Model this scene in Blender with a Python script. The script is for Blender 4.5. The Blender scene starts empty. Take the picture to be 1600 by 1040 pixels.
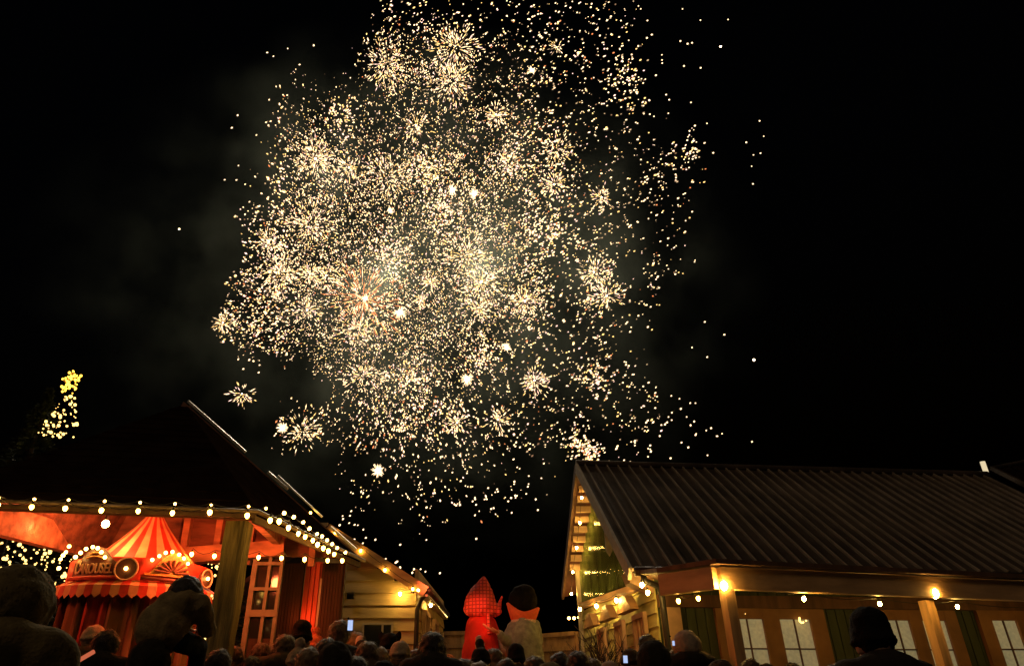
import bpy, bmesh, math, random
from math import sin, cos, radians, pi, sqrt
from mathutils import Vector as V, Matrix, noise
random.seed(11)
S = bpy.context.scene
# ------------------------------------------------------------------ camera
F_PX, CX, CY, PITCH, CAMH = 1060.0, 740.0, 520.0, radians(28.5), 1.45
cd = bpy.data.cameras.new('camera'); cam = bpy.data.objects.new('camera', cd); S.collection.objects.link(cam)
cam.location = (0, 0, CAMH); cam.rotation_euler = (pi/2 + PITCH, 0, 0)
cd.sensor_width = 36; cd.lens = F_PX/1600*36; cd.shift_x = (800-CX)/1600; cd.clip_end = 3000; cd.clip_start = 0.05
S.camera = cam
# ------------------------------------------------------------------ night sky, warm fill sun, exposure
w = bpy.data.worlds.new('World'); S.world = w; w.use_nodes = True
nt = w.node_tree; bg = nt.nodes['Background']
sky = nt.nodes.new('ShaderNodeTexSky'); sky.sky_type = 'NISHITA'; sky.sun_disc = False
sky.sun_elevation = radians(-5); sky.sun_rotation = radians(200)
nt.links.new(sky.outputs[0], bg.inputs[0]); bg.inputs[1].default_value = 0.12
ml = bpy.data.lights.new('fill_sun', 'SUN'); ml.energy = 0.23; ml.angle = radians(12); ml.color = (1, .70, .42)  # warm fill standing for unseen lamps behind the camera
mo = bpy.data.objects.new('fill_sun', ml); S.collection.objects.link(mo); mo.rotation_euler = (radians(42), 0, radians(-28)); mo.location = (-5, -5, 20)
S.view_settings.view_transform = 'Standard'; S.view_settings.look = 'None'; S.view_settings.exposure = 0; S.view_settings.gamma = 1
S.cycles.use_light_tree = True; S.cycles.sample_clamp_indirect = 3; S.cycles.max_bounces = 5
S.cycles.volume_bounces = 0; S.cycles.volume_step_rate = 1.0; S.cycles.volume_max_steps = 64; S.cycles.use_denoising = True

# ------------------------------------------------------------------ helpers
def ray(px, py):
    x = (px-CX)/F_PX; u = (CY-py)/F_PX
    return V((x, cos(PITCH)-u*sin(PITCH), sin(PITCH)+u*cos(PITCH)))
def aty(px, py, Y): r = ray(px, py); return r*(Y/r.y) + V((0, 0, CAMH))
def atz(px, py, z): r = ray(px, py); return r*((z-CAMH)/r.z) + V((0, 0, CAMH))
def gz(y): return 0.04*y
def tag(o, label=None, cat=None, group=None, kind=None):
    if label: o['label'] = label
    if cat: o['category'] = cat
    if group: o['group'] = group
    if kind: o['kind'] = kind
    return o
def thing(name, label, cat, loc=(0, 0, 0), group=None, rz=0):
    o = bpy.data.objects.new(name, None); S.collection.objects.link(o); o.location = loc; o.rotation_euler = (0, 0, rz)
    o.empty_display_size = .2
    return tag(o, label, cat, group)
def worg(o):
    p = V((0, 0, 0))
    while o is not None: p += V(o.location); o = o.parent
    return p
class MB:
    def __init__(s): s.v = []; s.f = []; s.m = []
    def add(s, vs, fs, mi=0):
        b = len(s.v); s.v += [V(p) for p in vs]; s.f += [tuple(b+i for i in f) for f in fs]; s.m += [mi]*len(fs); return s
    def box(s, c, size, M=None, mi=0):
        M = M or Matrix.Identity(3); c = V(c); h = V(size)/2
        vs = [c + M @ V((sx*h.x, sy*h.y, sz*h.z)) for sx in (-1, 1) for sy in (-1, 1) for sz in (-1, 1)]
        return s.add(vs, [(0,1,3,2),(4,6,7,5),(0,4,5,1),(2,3,7,6),(0,2,6,4),(1,5,7,3)], mi)
    def bar(s, a, b, wd, hg, up=(0,0,1), mi=0):
        a, b = V(a), V(b); d = b-a; L = d.length; x = d.normalized(); y = V(up).cross(x)
        if y.length < 1e-4: y = V((0,1,0)).cross(x)
        y.normalize(); z = x.cross(y); M = Matrix((x, y, z)).transposed()
        return s.box((a+b)/2, (L, wd, hg), M, mi)
    def slab(s, poly, t, mi=0):            # extrude polygon along its normal by -t
        P = [V(p) for p in poly]; n = (P[1]-P[0]).cross(P[2]-P[0]).normalized(); k = len(P)
        Q = [p - n*t for p in P]
        s.add(P+Q, [tuple(range(k)), tuple(range(2*k-1, k-1, -1))] + [(i, i+k, (i+1)%k+k, (i+1)%k) for i in range(k)], mi); return s
    def tube(s, pts, r, n=8, mi=0, cap=True):
        P = [V(p) for p in pts]; R = r if isinstance(r, (list, tuple)) else [r]*len(P); rings = []
        b = len(s.v); x = None
        for i, p in enumerate(P):
            d = (P[min(i+1, len(P)-1)] - P[max(i-1, 0)]).normalized()
            if x is None:
                x = d.cross(V((0,0,1)))
                if x.length < .2: x = V((1,0,0)) - d*d.x
            else:
                x = x - d*x.dot(d)
                if x.length < .01: x = d.cross(V((.3,.2,1)))
            x.normalize(); y = x.cross(d)
            s.v += [p + (x*cos(2*pi*k/n) + y*sin(2*pi*k/n))*R[i] for k in range(n)]
        for i in range(len(P)-1):
            for k in range(n):
                s.f.append((b+i*n+k, b+i*n+(k+1)%n, b+(i+1)*n+(k+1)%n, b+(i+1)*n+k)); s.m.append(mi)
        if cap: s.f.append(tuple(b+k for k in range(n))[::-1]); s.f.append(tuple(b+(len(P)-1)*n+k for k in range(n))); s.m += [mi, mi]
        return s
    def ball(s, c, r, seg=12, rg=8, mi=0, M=None):
        r = V((r, r, r)) if not isinstance(r, (tuple, list, V)) else V(r); c = V(c); M = M or Matrix.Identity(3)
        vs = [c + M @ V((0, 0, r.z))]
        for i in range(1, rg):
            t = pi*i/rg
            for k in range(seg): a = 2*pi*k/seg; vs.append(c + M @ V((r.x*sin(t)*cos(a), r.y*sin(t)*sin(a), r.z*cos(t))))
        vs.append(c + M @ V((0, 0, -r.z))); fs = []
        for k in range(seg): fs.append((0, 1+k, 1+(k+1)%seg))
        for i in range(rg-2):
            for k in range(seg): a = 1+i*seg+k; b = 1+i*seg+(k+1)%seg; fs.append((a, a+seg, b+seg, b))
        e = len(vs)-1; o = 1+(rg-2)*seg
        for k in range(seg): fs.append((e, o+(k+1)%seg, o+k))
        return s.add(vs, fs, mi)
    def cap(s, a, b, ra, rb, n=12):        # tapered capsule
        a, b = V(a), V(b); s.tube([a, b], [ra, rb], n); s.ball(a, ra, n, 8); s.ball(b, rb, n, 8); return s
    def mesh(s, name, org=V((0,0,0))):
        me = bpy.data.meshes.new(name); me.from_pydata([tuple(p-org) for p in s.v], [], s.f); me.polygons.foreach_set('material_index', s.m)
        return me
    def build(s, name, mat, parent=None, smooth=False):
        org = worg(parent) if parent else V((0,0,0))
        me = s.mesh(name, org)
        for m in (mat if isinstance(mat, (list, tuple)) else [mat]): me.materials.append(m)
        if smooth: me.polygons.foreach_set('use_smooth', [True]*len(me.polygons))
        me.validate(); me.update()
        o = bpy.data.objects.new(name, me); S.collection.objects.link(o); o.parent = parent
        return o
def inst(src, loc, parent=None, rz=0, scale=1):
    o = src.copy(); S.collection.objects.link(o)
    org = worg(parent) if parent else V((0,0,0))
    o.parent = parent; o.location = V(loc)-org; o.rotation_euler = (0, 0, rz)
    o.scale = (scale,)*3 if isinstance(scale, (int, float)) else scale
    return o
def top(o, loc):  # origin of a single-mesh thing moved to loc
    o.data.transform(Matrix.Translation(-V(loc))); o.location = loc; return o

# ------------------------------------------------------------------ materials
def mat(name, col, rough=.75, metal=0, var=.25, scale=6, bump=.3, stretch=(1,1,1), emit=None, estr=0, spec=.5, bscale=None, coord='Object', dist=.01):
    m = bpy.data.materials.new(name); m.use_nodes = True; n = m.node_tree.nodes; l = m.node_tree.links; b = n['Principled BSDF']
    b.inputs['Roughness'].default_value = rough; b.inputs['Metallic'].default_value = metal; b.inputs['Specular IOR Level'].default_value = spec
    tc = n.new('ShaderNodeTexCoord'); mp = n.new('ShaderNodeMapping'); mp.inputs['Scale'].default_value = stretch
    l.new(tc.outputs[coord], mp.inputs[0])
    t = n.new('ShaderNodeTexNoise'); t.inputs['Scale'].default_value = scale; t.inputs['Detail'].default_value = 6; l.new(mp.outputs[0], t.inputs[0])
    r = n.new('ShaderNodeValToRGB'); r.color_ramp.elements[0].position = .3; r.color_ramp.elements[1].position = .72
    r.color_ramp.elements[0].color = tuple(c*(1-var) for c in col)+(1,); r.color_ramp.elements[1].color = tuple(min(1, c*(1+var)) for c in col)+(1,)
    l.new(t.outputs[0], r.inputs[0]); l.new(r.outputs[0], b.inputs['Base Color'])
    if bump:
        t2 = n.new('ShaderNodeTexNoise'); t2.inputs['Scale'].default_value = bscale or scale*5; t2.inputs['Detail'].default_value = 4; l.new(mp.outputs[0], t2.inputs[0])
        bp = n.new('ShaderNodeBump'); bp.inputs['Strength'].default_value = bump; bp.inputs['Distance'].default_value = dist
        l.new(t2.outputs[0], bp.inputs['Height']); l.new(bp.outputs[0], b.inputs['Normal'])
    if emit: b.inputs['Emission Color'].default_value = tuple(emit)+(1,); b.inputs['Emission Strength'].default_value = estr
    return m
def glow(name, col, st, sample=True):
    m = bpy.data.materials.new(name); m.use_nodes = True; n = m.node_tree.nodes; l = m.node_tree.links
    n.remove(n['Principled BSDF']); e = n.new('ShaderNodeEmission'); e.inputs[0].default_value = tuple(col)+(1,); e.inputs[1].default_value = st
    l.new(e.outputs[0], n['Material Output'].inputs[0])
    m.cycles.emission_sampling = 'FRONT' if sample else 'NONE'
    return m
M = {}
M['ground'] = mat('ground', (.06,.055,.05), .9, scale=3, bump=.6)
M['wood_brown'] = mat('wood_brown', (.13,.065,.035), .7, stretch=(1,1,.15), scale=9, var=.4, bump=.4)
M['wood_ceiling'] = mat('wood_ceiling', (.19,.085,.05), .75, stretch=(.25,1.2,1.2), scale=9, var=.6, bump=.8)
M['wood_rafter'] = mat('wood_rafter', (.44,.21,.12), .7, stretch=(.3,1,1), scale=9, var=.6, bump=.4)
M['trim_dim'] = mat('trim_dim', (.26,.23,.17), .65, scale=9, var=.25, bump=.2)
M['wall_dark'] = mat('wall_dark', (.065,.034,.020), .8, stretch=(1,1,.15), scale=9, var=.45, bump=.4)
M['wood_post'] = mat('wood_post', (.26,.19,.07), .75, stretch=(1,1,.08), scale=22, var=.75, bump=1.0, dist=.03)
M['wood_orange'] = mat('wood_orange', (.28,.14,.06), .65, stretch=(.25,1,.25), scale=14, var=.25, bump=.3)
M['wood_beam'] = mat('wood_beam', (.55,.32,.15), .6, stretch=(.25,.25,1), scale=10, var=.25, bump=.35)
M['wood_post_pale'] = mat('wood_post_pale', (.55,.32,.14), .6, stretch=(1,1,.15), scale=16, var=.28, bump=.35)
M['fence_wood'] = mat('fence_wood', (.38,.23,.11), .7, stretch=(1,1,.2), scale=9, var=.35, bump=.4)
M['clap_yellow'] = mat('clap_yellow', (.48,.36,.16), .6, stretch=(.25,.25,1), scale=9, var=.3, bump=.35)
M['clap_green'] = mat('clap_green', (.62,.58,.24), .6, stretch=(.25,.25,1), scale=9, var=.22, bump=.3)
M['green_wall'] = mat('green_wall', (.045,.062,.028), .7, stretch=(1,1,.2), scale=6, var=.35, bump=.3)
M['green_gloss'] = mat('green_gloss', (.13,.17,.05), .16, stretch=(1,1,.4), scale=4, var=.4, bump=.03, spec=.8)
M['roof_metal'] = mat('roof_metal', (.12,.088,.065), .38, metal=.55, scale=1.6, var=.55, bump=.15)
M['rib_metal'] = mat('rib_metal', (.36,.29,.22), .5, metal=.2, scale=3, var=.3, bump=.1)
M['roof_dark'] = mat('roof_dark', (.016,.009,.006), .9, spec=0, scale=5, var=.4, bump=.4)
M['roof_red'] = mat('roof_red', (.10,.035,.025), .7, scale=5, var=.4, bump=.3)
M['white_trim'] = mat('white_trim', (.55,.47,.36), .55, scale=9, var=.15, bump=.15)
M['pink_trim'] = mat('pink_trim', (.60,.40,.27), .55, scale=9, var=.15, bump=.15)
M['flash_metal'] = mat('flash_metal', (.88,.84,.76), .42, metal=.85, scale=20, var=.1, bump=.1)
M['gutter'] = mat('gutter', (.035,.022,.016), .32, scale=12, var=.2, bump=.1)
M['black_metal'] = mat('black_metal', (.02,.02,.02), .4, scale=12, var=.2, bump=.1)
M['glass_dark'] = mat('glass_dark', (.02,.022,.02), .08, scale=3, var=.3, bump=.05)
M['frosted'] = mat('frosted', (.62,.60,.42), .35, scale=26, var=.16, bump=.25, bscale=30, emit=(.62,.60,.34), estr=.17)  # panes glow in the material, standing for light indoors
M['red_paint'] = mat('red_paint', (.60,.09,.035), .55, stretch=(1,1,.2), scale=8, var=.25, bump=.2)
M['kiosk_red'] = mat('kiosk_red', (.50,.05,.03), .5, scale=10, var=.3, bump=.2)
M['kiosk_cream'] = mat('kiosk_cream', (.62,.42,.22), .6, scale=10, var=.2, bump=.2)
M['sign_dark'] = mat('sign_dark', (.09,.03,.02), .4, scale=10, var=.4, bump=.3)
M['gold'] = mat('gold', (.75,.38,.10), .4, metal=.3, scale=24, var=.5, bump=.8)
M['bulb'] = glow('bulb_glow', (1,.52,.07), 46)
M['bulb_strong'] = glow('bulb_strong_glow', (1,.56,.11), 290)
M['bulb_small'] = glow('bulb_small_glow', (1,.54,.11), 22)
M['fairy'] = glow('fairy_glow', (1,.60,.16), 3.6)
M['fairy_yellow'] = glow('fairy_yellow', (1,.55,.05), 5)
M['led'] = glow('led_glow', (1,.66,.20), 12)
M['lamp_hot'] = glow('lamp_glow', (1,.42,.12), 120)
M['screen'] = glow('screen_glow', (.50,.62,.95), .95)
M['pipe_glow'] = glow('pipe_glow', (1,.82,.50), .8)  # glow put on the roof pipe, which is no lamp
M['wire'] = mat('wire', (.015,.013,.01), .6, bump=0)
M['socket'] = mat('socket', (.02,.018,.015), .5, bump=0)
M['bark'] = mat('bark', (.07,.05,.035), .9, scale=20, var=.4, bump=.8)
M['needles'] = mat('needles', (.035,.055,.022), .8, scale=9, var=.5, bump=0)
M['skin'] = mat('skin', (.50,.30,.21), .55, scale=12, var=.08, bump=.05)
M['bonnet'] = None
def cloth(name, col, rough=.95, scale=20, bump=.6, var=.3): return mat(name, col, rough, scale=scale, var=var, bump=bump, bscale=scale*4, spec=.12)
CL = [cloth('cloth_black', (.026,.021,.015)), cloth('cloth_brown', (.055,.038,.024)), cloth('cloth_navy', (.022,.026,.038)),
      cloth('cloth_olive', (.14,.105,.045)), cloth('cloth_grey', (.075,.068,.058)), cloth('cloth_tan', (.16,.11,.065))]
M['wool_red'] = cloth('wool_red', (.55,.13,.08)); M['wool_pale'] = cloth('wool_pale', (.32,.24,.17)); M['wool_black'] = cloth('wool_black', (.008,.007,.006))
HAIRM = [mat('hair_dark', (.022,.014,.010), .5, stretch=(1,1,.1), scale=40, var=.5, bump=.8), mat('hair_brown', (.07,.038,.020), .5, stretch=(1,1,.1), scale=40, var=.5, bump=.8),
         mat('hair_fair', (.20,.13,.07), .5, stretch=(1,1,.1), scale=40, var=.4, bump=.8)]

# ------------------------------------------------------------------ ground
g = MB().add([(-400,-60,gz(-60)),(400,-60,gz(-60)),(400,600,gz(600)*.3),(-400,600,gz(600)*.3)], [(0,1,2,3)])
g = MB(); g.add([(-300,-60,gz(-60)),(300,-60,gz(-60)),(300,40,gz(40)),(-300,40,gz(40)),(300,700,gz(40)),(-300,700,gz(40))], [(0,1,2,3),(3,2,4,5)])
tag(g.build('ground', M['ground']), kind='structure')

# ------------------------------------------------------------------ string lights
bulb_me = MB(); bulb_me.ball((0,0,0), (.024,.024,.028), 12, 8); bulb_me.ball((0,0,-.010), (.018,.018,.024), 10, 6)
def proto(mb, name, m):
    me = mb.mesh(name); me.materials.append(m); me.polygons.foreach_set('use_smooth', [True]*len(me.polygons))
    return bpy.data.objects.new(name, me)
BULB = proto(bulb_me, 'bulb', M['bulb'])
BS = .76
STRONG = proto(bulb_me, 'bulb', M['bulb_strong'])
SOCK = proto(MB().tube([(0,0,.022),(0,0,.060)], [.014,.011], 8), 'socket', M['socket'])
SMALL = proto(MB().ball((0,0,0), .015, 10, 6), 'bulb', M['bulb_small'])
FAIRY = proto(MB().ball((0,0,0), .0125, 8, 5), 'bulb', M['fairy'])
def festoon(label, pts, kind='bulb', sc=1.0, wire=True, sag=.03, group='strings of warm white bulbs', name='string_lights', ext=None):
    pts = [V(p) for p in pts]; o = thing(name, label, 'string lights', pts[0], group)
    src = {'bulb': BULB, 'strong': STRONG, 'small': SMALL, 'fairy': FAIRY}[kind]
    for p in pts:
        b = inst(src, p, o, 0, (BS if kind in ('bulb','strong') else 1)*sc*random.uniform(.92, 1.08))
        if kind in ('bulb','strong'): inst(SOCK, V((0,0,0)), b)
        if kind in ('bulb','strong'): b.children[0].location = (0,0,0)
    if wire:
        up = V((0,0,.06*sc if kind in ('bulb','strong') else .015)); L = []
        Q = ([V(ext[0])] if ext else []) + pts + ([V(ext[1])] if ext else [])
        for a, c in zip(Q[:-1], Q[1:]):
            for t in (0, .25, .5, .75): L.append(a.lerp(c, t)+up-V((0,0,sag*4*t*(1-t))))
        L.append(Q[-1]+up)
        MB().tube(L, .0035, 5).build('cable', M['wire'], o, True)
    return o

# ------------------------------------------------------------------ right hall
E0 = V((1.88, 8.41, 2.85)); EU = V((.9962, .0872, 0)); R0 = V((1.749, 11.05, 4.935)); BK = V((1.692, 13.5, 3.249))
hall = thing('hall', 'long low green timber hall with a ribbed metal roof and a lamp lit timber porch', 'building', (4, 9.5, gz(9.5)))
LEN = 7.33
rf = MB(); A, B, C_, D = E0, E0+EU*LEN, R0+EU*LEN, R0
rf.slab([A, B, C_, D], .05); rf.slab([D, C_, BK+EU*LEN, BK], .05)
nrm = (B-A).cross(D-A).normalized()
k = 0
while True:
    s_ = .11+.187*k
    if s_ > LEN-.05: break
    a = A+EU*s_*.998; b = D+EU*s_
    rf.bar(a+nrm*.014, b+nrm*.014, .020, .040, nrm, 1); rf.bar(a+nrm*.003+EU*.07, b+nrm*.003+EU*.07, .012, .008, nrm); k += 1
roof = rf.build('roof', [M['roof_metal'], M['rib_metal']], hall)
MB().tube([D+V((0,0,.03))-EU*.03, C_+V((0,0,.03))], .055, 10).build('ridge_cap', M['roof_metal'], roof)
bb = MB(); bb.bar(E0-EU*.03-V((0,0,.07)), R0-EU*.03-V((0,0,.05)), .04, .16); bb.build('bargeboard', M['white_trim'], hall)
bb = MB(); bb.bar(BK-EU*.03-V((0,0,.07)), R0-EU*.03-V((0,0,.05)), .04, .15); bb.build('bargeboard', M['wood_brown'], hall)
# wall under the gable
W0 = V((2.24, 8.86, 0)); W1 = V((1.93, 12.9, 0)); WU = (W1-W0).normalized(); WN = V((-WU.y, WU.x, 0)); 
if WN.x > 0: WN = -WN
def PW(s, d, z): return W0 + WU*s + WN*d + V((0,0,z))
WL = (W1-W0).length
def under(s):   # roof height above wall point s (front slope then back slope)
    y = PW(s,0,0).y
    return 2.85 + (4.935-2.85)*(y-8.41)/(11.05-8.41) if y < 11.05 else 4.935-(4.935-3.249)*(y-11.05)/(13.5-11.05)
gm = MB(); apx = (11.05-8.86)/(12.9-8.86)*WL
gm.slab([PW(0,0,2.72), PW(0,0,under(0)-.06), PW(apx,0,under(apx)-.06), PW(WL,0,under(WL)-.06), PW(WL,0,2.95)], .06)
NC = 420; cv = []
for i in range(NC+1):
    s_ = i/NC*WL; d_ = .012+.0035*sin(2*pi*s_/.085); cv += [PW(s_, d_, 2.74+.2*s_/WL), PW(s_, d_, under(s_)-.09)]
cg = MB(); cg.add(cv, [(2*i, 2*i+2, 2*i+3, 2*i+1) for i in range(NC)]); cgo = cg.build('gable_cladding', M['green_gloss'], hall, True)
gm.build('gable_backing', M['green_wall'], hall)
lw = MB(); z = .3
while z < 2.78:           # clapboards with real laps
    for (a, b) in ((0, WL),):
        lw.add([PW(a,.035,z),PW(b,.035,z),PW(b,.008,z+.15),PW(a,.008,z+.15),PW(a,0,z),PW(b,0,z),PW(b,0,z+.15),PW(a,0,z+.15)],
               [(0,3,2,1),(4,5,6,7),(0,1,5,4),(3,7,6,2),(0,4,7,3),(1,2,6,5)])
    z += .15
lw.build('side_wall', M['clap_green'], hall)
tr = MB(); tr.bar(PW(-.02,.05,2.74), PW(WL,.05,2.93), .05, .10)
tr.build('frieze_board', M['wood_beam'], hall)
tr = MB(); tr.bar(PW(WL,.03,.3), PW(WL,.03,under(WL)-.1), .08, .1, WN); tr.build('corner_board', M['white_trim'], hall)
for s0, wd in ((.36, .46), (1.36, .40), (2.38, .42)):    # three tall windows with peaked hoods
    fr = MB(); zb, zt = 1.0, 2.42
    for a, b_ in (((s0, zb), (s0, zt)), ((s0+wd, zb), (s0+wd, zt))): fr.box(PW(a[0], .06, (zb+zt)/2), (.055,.05,zt-zb), Matrix((WU, WN, V((0,0,1)))).transposed())
    RM = Matrix((WU, WN, V((0,0,1)))).transposed()
    for zz in (zb, zt, 1.86): fr.box(PW(s0+wd/2, .062, zz), (wd+.05, .05, .06), RM)
    for q in (.33, .66): fr.box(PW(s0+wd*q, .050, 2.14), (.022,.03,.5), RM); fr.box(PW(s0+wd*q, .050, 1.42), (.022,.03,.8), RM)
    wn = fr.build('window', M['pink_trim'], hall)
    MB().box(PW(s0+wd/2, .038, (zb+zt)/2), (wd-.02, .012, zt-zb-.02), RM).build('pane', M['pink_trim'], wn)
    h = MB(); h.slab([PW(s0-.12,.15,2.47), PW(s0+wd+.12,.15,2.47), PW(s0+wd*.72,.15,2.66), PW(s0+wd*.28,.15,2.66)], .11); h.build('window_hood', M['wood_beam'], wn)
# rafters under the back overhang
sf = MB()
for i in range(13):
    t = (i+.6)/13.2; p = R0.lerp(BK, t) - V((0,0,.12)); q = V((PW((p.y-8.86)/(12.9-8.86)*WL,0,0).x, p.y, p.z))
    if p.y < 12.95: MB().bar(p+V((.03,0,0)), q, .075, .10).build('soffit_rafter', M['pink_trim'], hall)
sf = MB(); sf.slab([R0-V((0,0,.07)), V((2.1,11.05,4.865)), V((2.0,13.4,3.25)), BK-V((0,0,.07))], .015); sf.build('soffit', M['roof_red'], hall)
co = MB(); co.slab([PW(0,.02,2.86), PW(0,.34,2.86), PW(0,.30,2.74), PW(0,.02,2.62)], .24); co.build('corbel', M['pink_trim'], hall)
pd = MB(); c0 = aty(948, 812, 9.9); pd.add([c0+V(p) for p in ((-.045,0,0),(.045,0,0),(.045,0,-.42),(0,0,-.50),(-.045,0,-.42),(-.045,.05,0),(.045,.05,0),(.045,.05,-.42),(0,.05,-.5),(-.045,.05,-.42))],
    [(0,4,3,2,1),(5,6,7,8,9)]+[(i,(i+1)%5,(i+1)%5+5,i+5) for i in range(5)]); pd.build('finial', M['white_trim'], hall)
# front wall, doors
FW0 = V((2.24, 8.90, 0)); FN = V((.0872, -.9962, 0)); FM = Matrix((EU, FN, V((0,0,1)))).transposed()
def PF(s, d, z): return FW0 + EU*s + FN*d + V((0,0,z))
fw = MB(); z = .33; 
fw.box(PF(3.4, -.08, 1.6), (6.8, .12, 2.6), FM)
for i in range(56): fw.box(PF(.06+i*.12, -.012, 1.6), (.105, .014, 2.58), FM)
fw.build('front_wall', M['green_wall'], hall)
ft = MB(); ft.box(PF(.16, .02, 1.5), (.24, .05, 2.3), FM); ft.build('corner_board', M['pink_trim'], hall)
def door(px_l, px_r, zt, label=None):
    sl = (aty(px_l, 1000, 9).x-FW0.x)/EU.x; sr = (aty(px_r, 1000, 9.1).x-FW0.x)/EU.x; w_ = sr-sl; zb = .40
    d = MB(); st = w_*.20
    for s_, ww in ((sl+st*.35, st*.7), (sl+w_/2-0*st, st*.75), (sr-st*.35, st*.7)): d.box(PF(s_, .03, (zt+zb)/2), (ww, .06, zt-zb), FM)
    d.box(PF((sl+sr)/2, .028, zt-.05), (w_, .055, .12), FM); d.box(PF((sl+sr)/2, .028, zb+.25), (w_, .055, .5), FM)
    o = d.build('door', M['wood_orange'], hall)
    if label: o['label'] = label
    for a, b_ in ((sl+st*.7, sl+w_/2-st*.37), (sl+w_/2+st*.37, sr-st*.7)):
        MB().box(PF((a+b_)/2, .015, (zt+zb)/2+.1), (b_-a, .012, zt-zb-.3), FM).build('pane', M['frosted'], o)
        mu = MB(); mu.box(PF((a+b_)/2, .028, (zt+zb)/2), (.016, .02, zt-zb-.1), FM)
        for zz in (zt-.44, zt-.86): mu.box(PF((a+b_)/2, .030, zz), (b_-a, .02, .016), FM)
        mu.build('glazing_bars', M['wood_brown'], o)
    MB().box(PF(sl+w_/2, .075, 1.35), (.03,.03,.14), FM).build('handle', M['flash_metal'], o)
door(1120, 1292, 2.45); door(1378, 1512, 2.45); door(1558, 1700, 2.46)
hb = MB(); hb.box(PF(3.1, .03, 2.535), (6.2, .06, .14), FM); hb.build('lintel', M['wood_brown'], hall)
# porch canopy: return beam, front beam, posts, deck of the canopy
P0 = V((1.93, 7.36, 2.50)); P1 = V((2.34, 6.90, 2.50)); P2 = atz(1760, 945, 2.4); P2.z = 2.50
def beam(a, b, nm, m, h=.20, w_=.09):
    o = MB(); o.bar(a, b, w_, h); return o.build(nm, m, hall)
beam(P0, P1+(P1-P0)*.0, 'beam', M['wood_beam'])
bd = (P2-P1).normalized(); beam(P1+bd*.045, P2, 'beam', M['wood_beam'])
cn = MB(); cn.slab([P0+V((-.04,-.04,.165)), P1+V((0,-.10,.165)), P2+V((0,-.10,.165)), P2+V((-.2,1.9,.40)), V((2.3,8.9,2.82)), V((1.95,8.3,2.80))], .045)
cn.build('canopy', M['wood_brown'], hall)
gt = MB(); gt.tube([E0+EU*.02+V((0,-.05,-.05)), E0+EU*LEN+V((0,-.05,-.05))], .055, 10); gt.build('gutter', M['gutter'], hall, True)
for px in (1141, 1451, 1760):
    p = P1.lerp(P2, (aty(px, 930, 7).x-P1.x)/(P2.x-P1.x)) if px > 1150 else P1+bd*.10
    if px == 1451: t = (px-1120)/ (1760-1120); p = atz(1446, 937, 2.4); p.z = 2.5
    if px == 1760: p = P2
    pm = MB(); gy = gz(p.y); RMp = Matrix((bd, V((bd.y,-bd.x,0)), V((0,0,1)))).transposed()
    pm.box(V((p.x, p.y, (2.395+gy)/2)), (.105, .105, 2.395-gy), RMp); pm.build('post', M['wood_post_pale'], hall)
# downpipe at the hall corner
dp = MB(); a = E0+V((.10,-.06,-.06)); px_ = aty(1032, 905, 8.55)
dp.tube([a, a+V((.02,-.02,-.10)), px_+V((-.02,0,-.08)), px_+V((0,.02,-.2)), V((px_.x, 8.57, 1.2)), V((px_.x, 8.57, .35))], .036, 10)
dp.build('downpipe', M['black_metal'], hall, True)
# second roof beyond the valley and pale pipe on it, given its own glow
x0 = C_ + EU*.12
annex = thing('annex', 'dark roofed block standing against the right end of the ribbed metal hall', 'building', (11.5, 11, gz(11)))
ar = MB(); e1 = B+EU*.12
ar.slab([e1, e1+EU*5+V((0,0,.0)), C_+EU*6+V((0,1.2,1.5)), C_+EU*.12+V((0,0,.12))], .05); n2 = ((e1+EU*5)-e1).cross((C_+EU*.12)-e1).normalized()
for i in range(20):
    a_ = e1+EU*(.1+i*.25); b_ = (C_+EU*.12+V((0,0,.12))).lerp(C_+EU*6+V((0,1.2,1.5)), (.1+i*.25)/5)
    ar.bar(a_+n2*.012, b_+n2*.012, .018, .02, n2)
aro = ar.build('roof', M['roof_dark'], annex)
ag = MB(); q0 = C_+EU*.10+V((0,0,.14)); ag.tube([q0, q0+EU*6+V((0,1.2,1.40))], .035, 8); ag.build('ridge_cap', M['roof_metal'], aro)
MB().bar(e1+V((0,.02,.03)), C_+EU*.12+V((0,0,.15)), .05, .07).build('valley_flashing', M['roof_metal'], aro)
MB().box((11.6, 11.6, 1.5), (3.9, 4.4, 2.5)).build('wall', M['green_wall'], annex)
pl_ = aty(1542, 741, 12.0); pl2 = aty(1535, 721, 12.0)
wl = thing('roof_pipe', 'small pale cylindrical pipe with an added glow standing at the right end of the hall ridge', 'lamp', pl_)
MB().tube([pl_, pl2], .042, 14).build('glowing_pipe', M['pipe_glow'], wl, True)
MB().tube([pl_-V((0,0,.35)), pl_-V((0,0,.005))], .018, 8).build('bracket', M['black_metal'], wl)

# strings on the hall
def onwall(px, py, d):
    r = ray(px, py); o_ = V((0,0,CAMH)); return o_ + r*((W0+WN*d-o_).dot(WN)/r.dot(WN))
gp = [(909,777),(906,816),(901,855),(895,893),(893,927)]
pts = []
for x, y in gp:
    t = (y-726)/(925-726); Y = 11.05+(13.5-11.05)*min(1, max(0,(t))); pts.append(aty(x, y, Y-.45))
festoon('short string of bulbs climbing the left rake of the green gable', pts, 'strong', sc=.95, sag=.02)
festoon('string of bulbs glowing above the three tall windows of the green hall', [V((2.18,8.80,2.74)) if 0 else onwall(x, y, .30) for x, y in ((1003,913),(1012,925),(963,937),(932,946),(906,951))], 'strong', sc=1.25)
festoon('three small bulbs in a row low behind the far corner of the green hall', [aty(x, y, 13.2) for x, y in ((889,965),(897,965),(904.5,964))], kind='small', sc=1.8)
pp = [(1060,938),(1091,934)]
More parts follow.
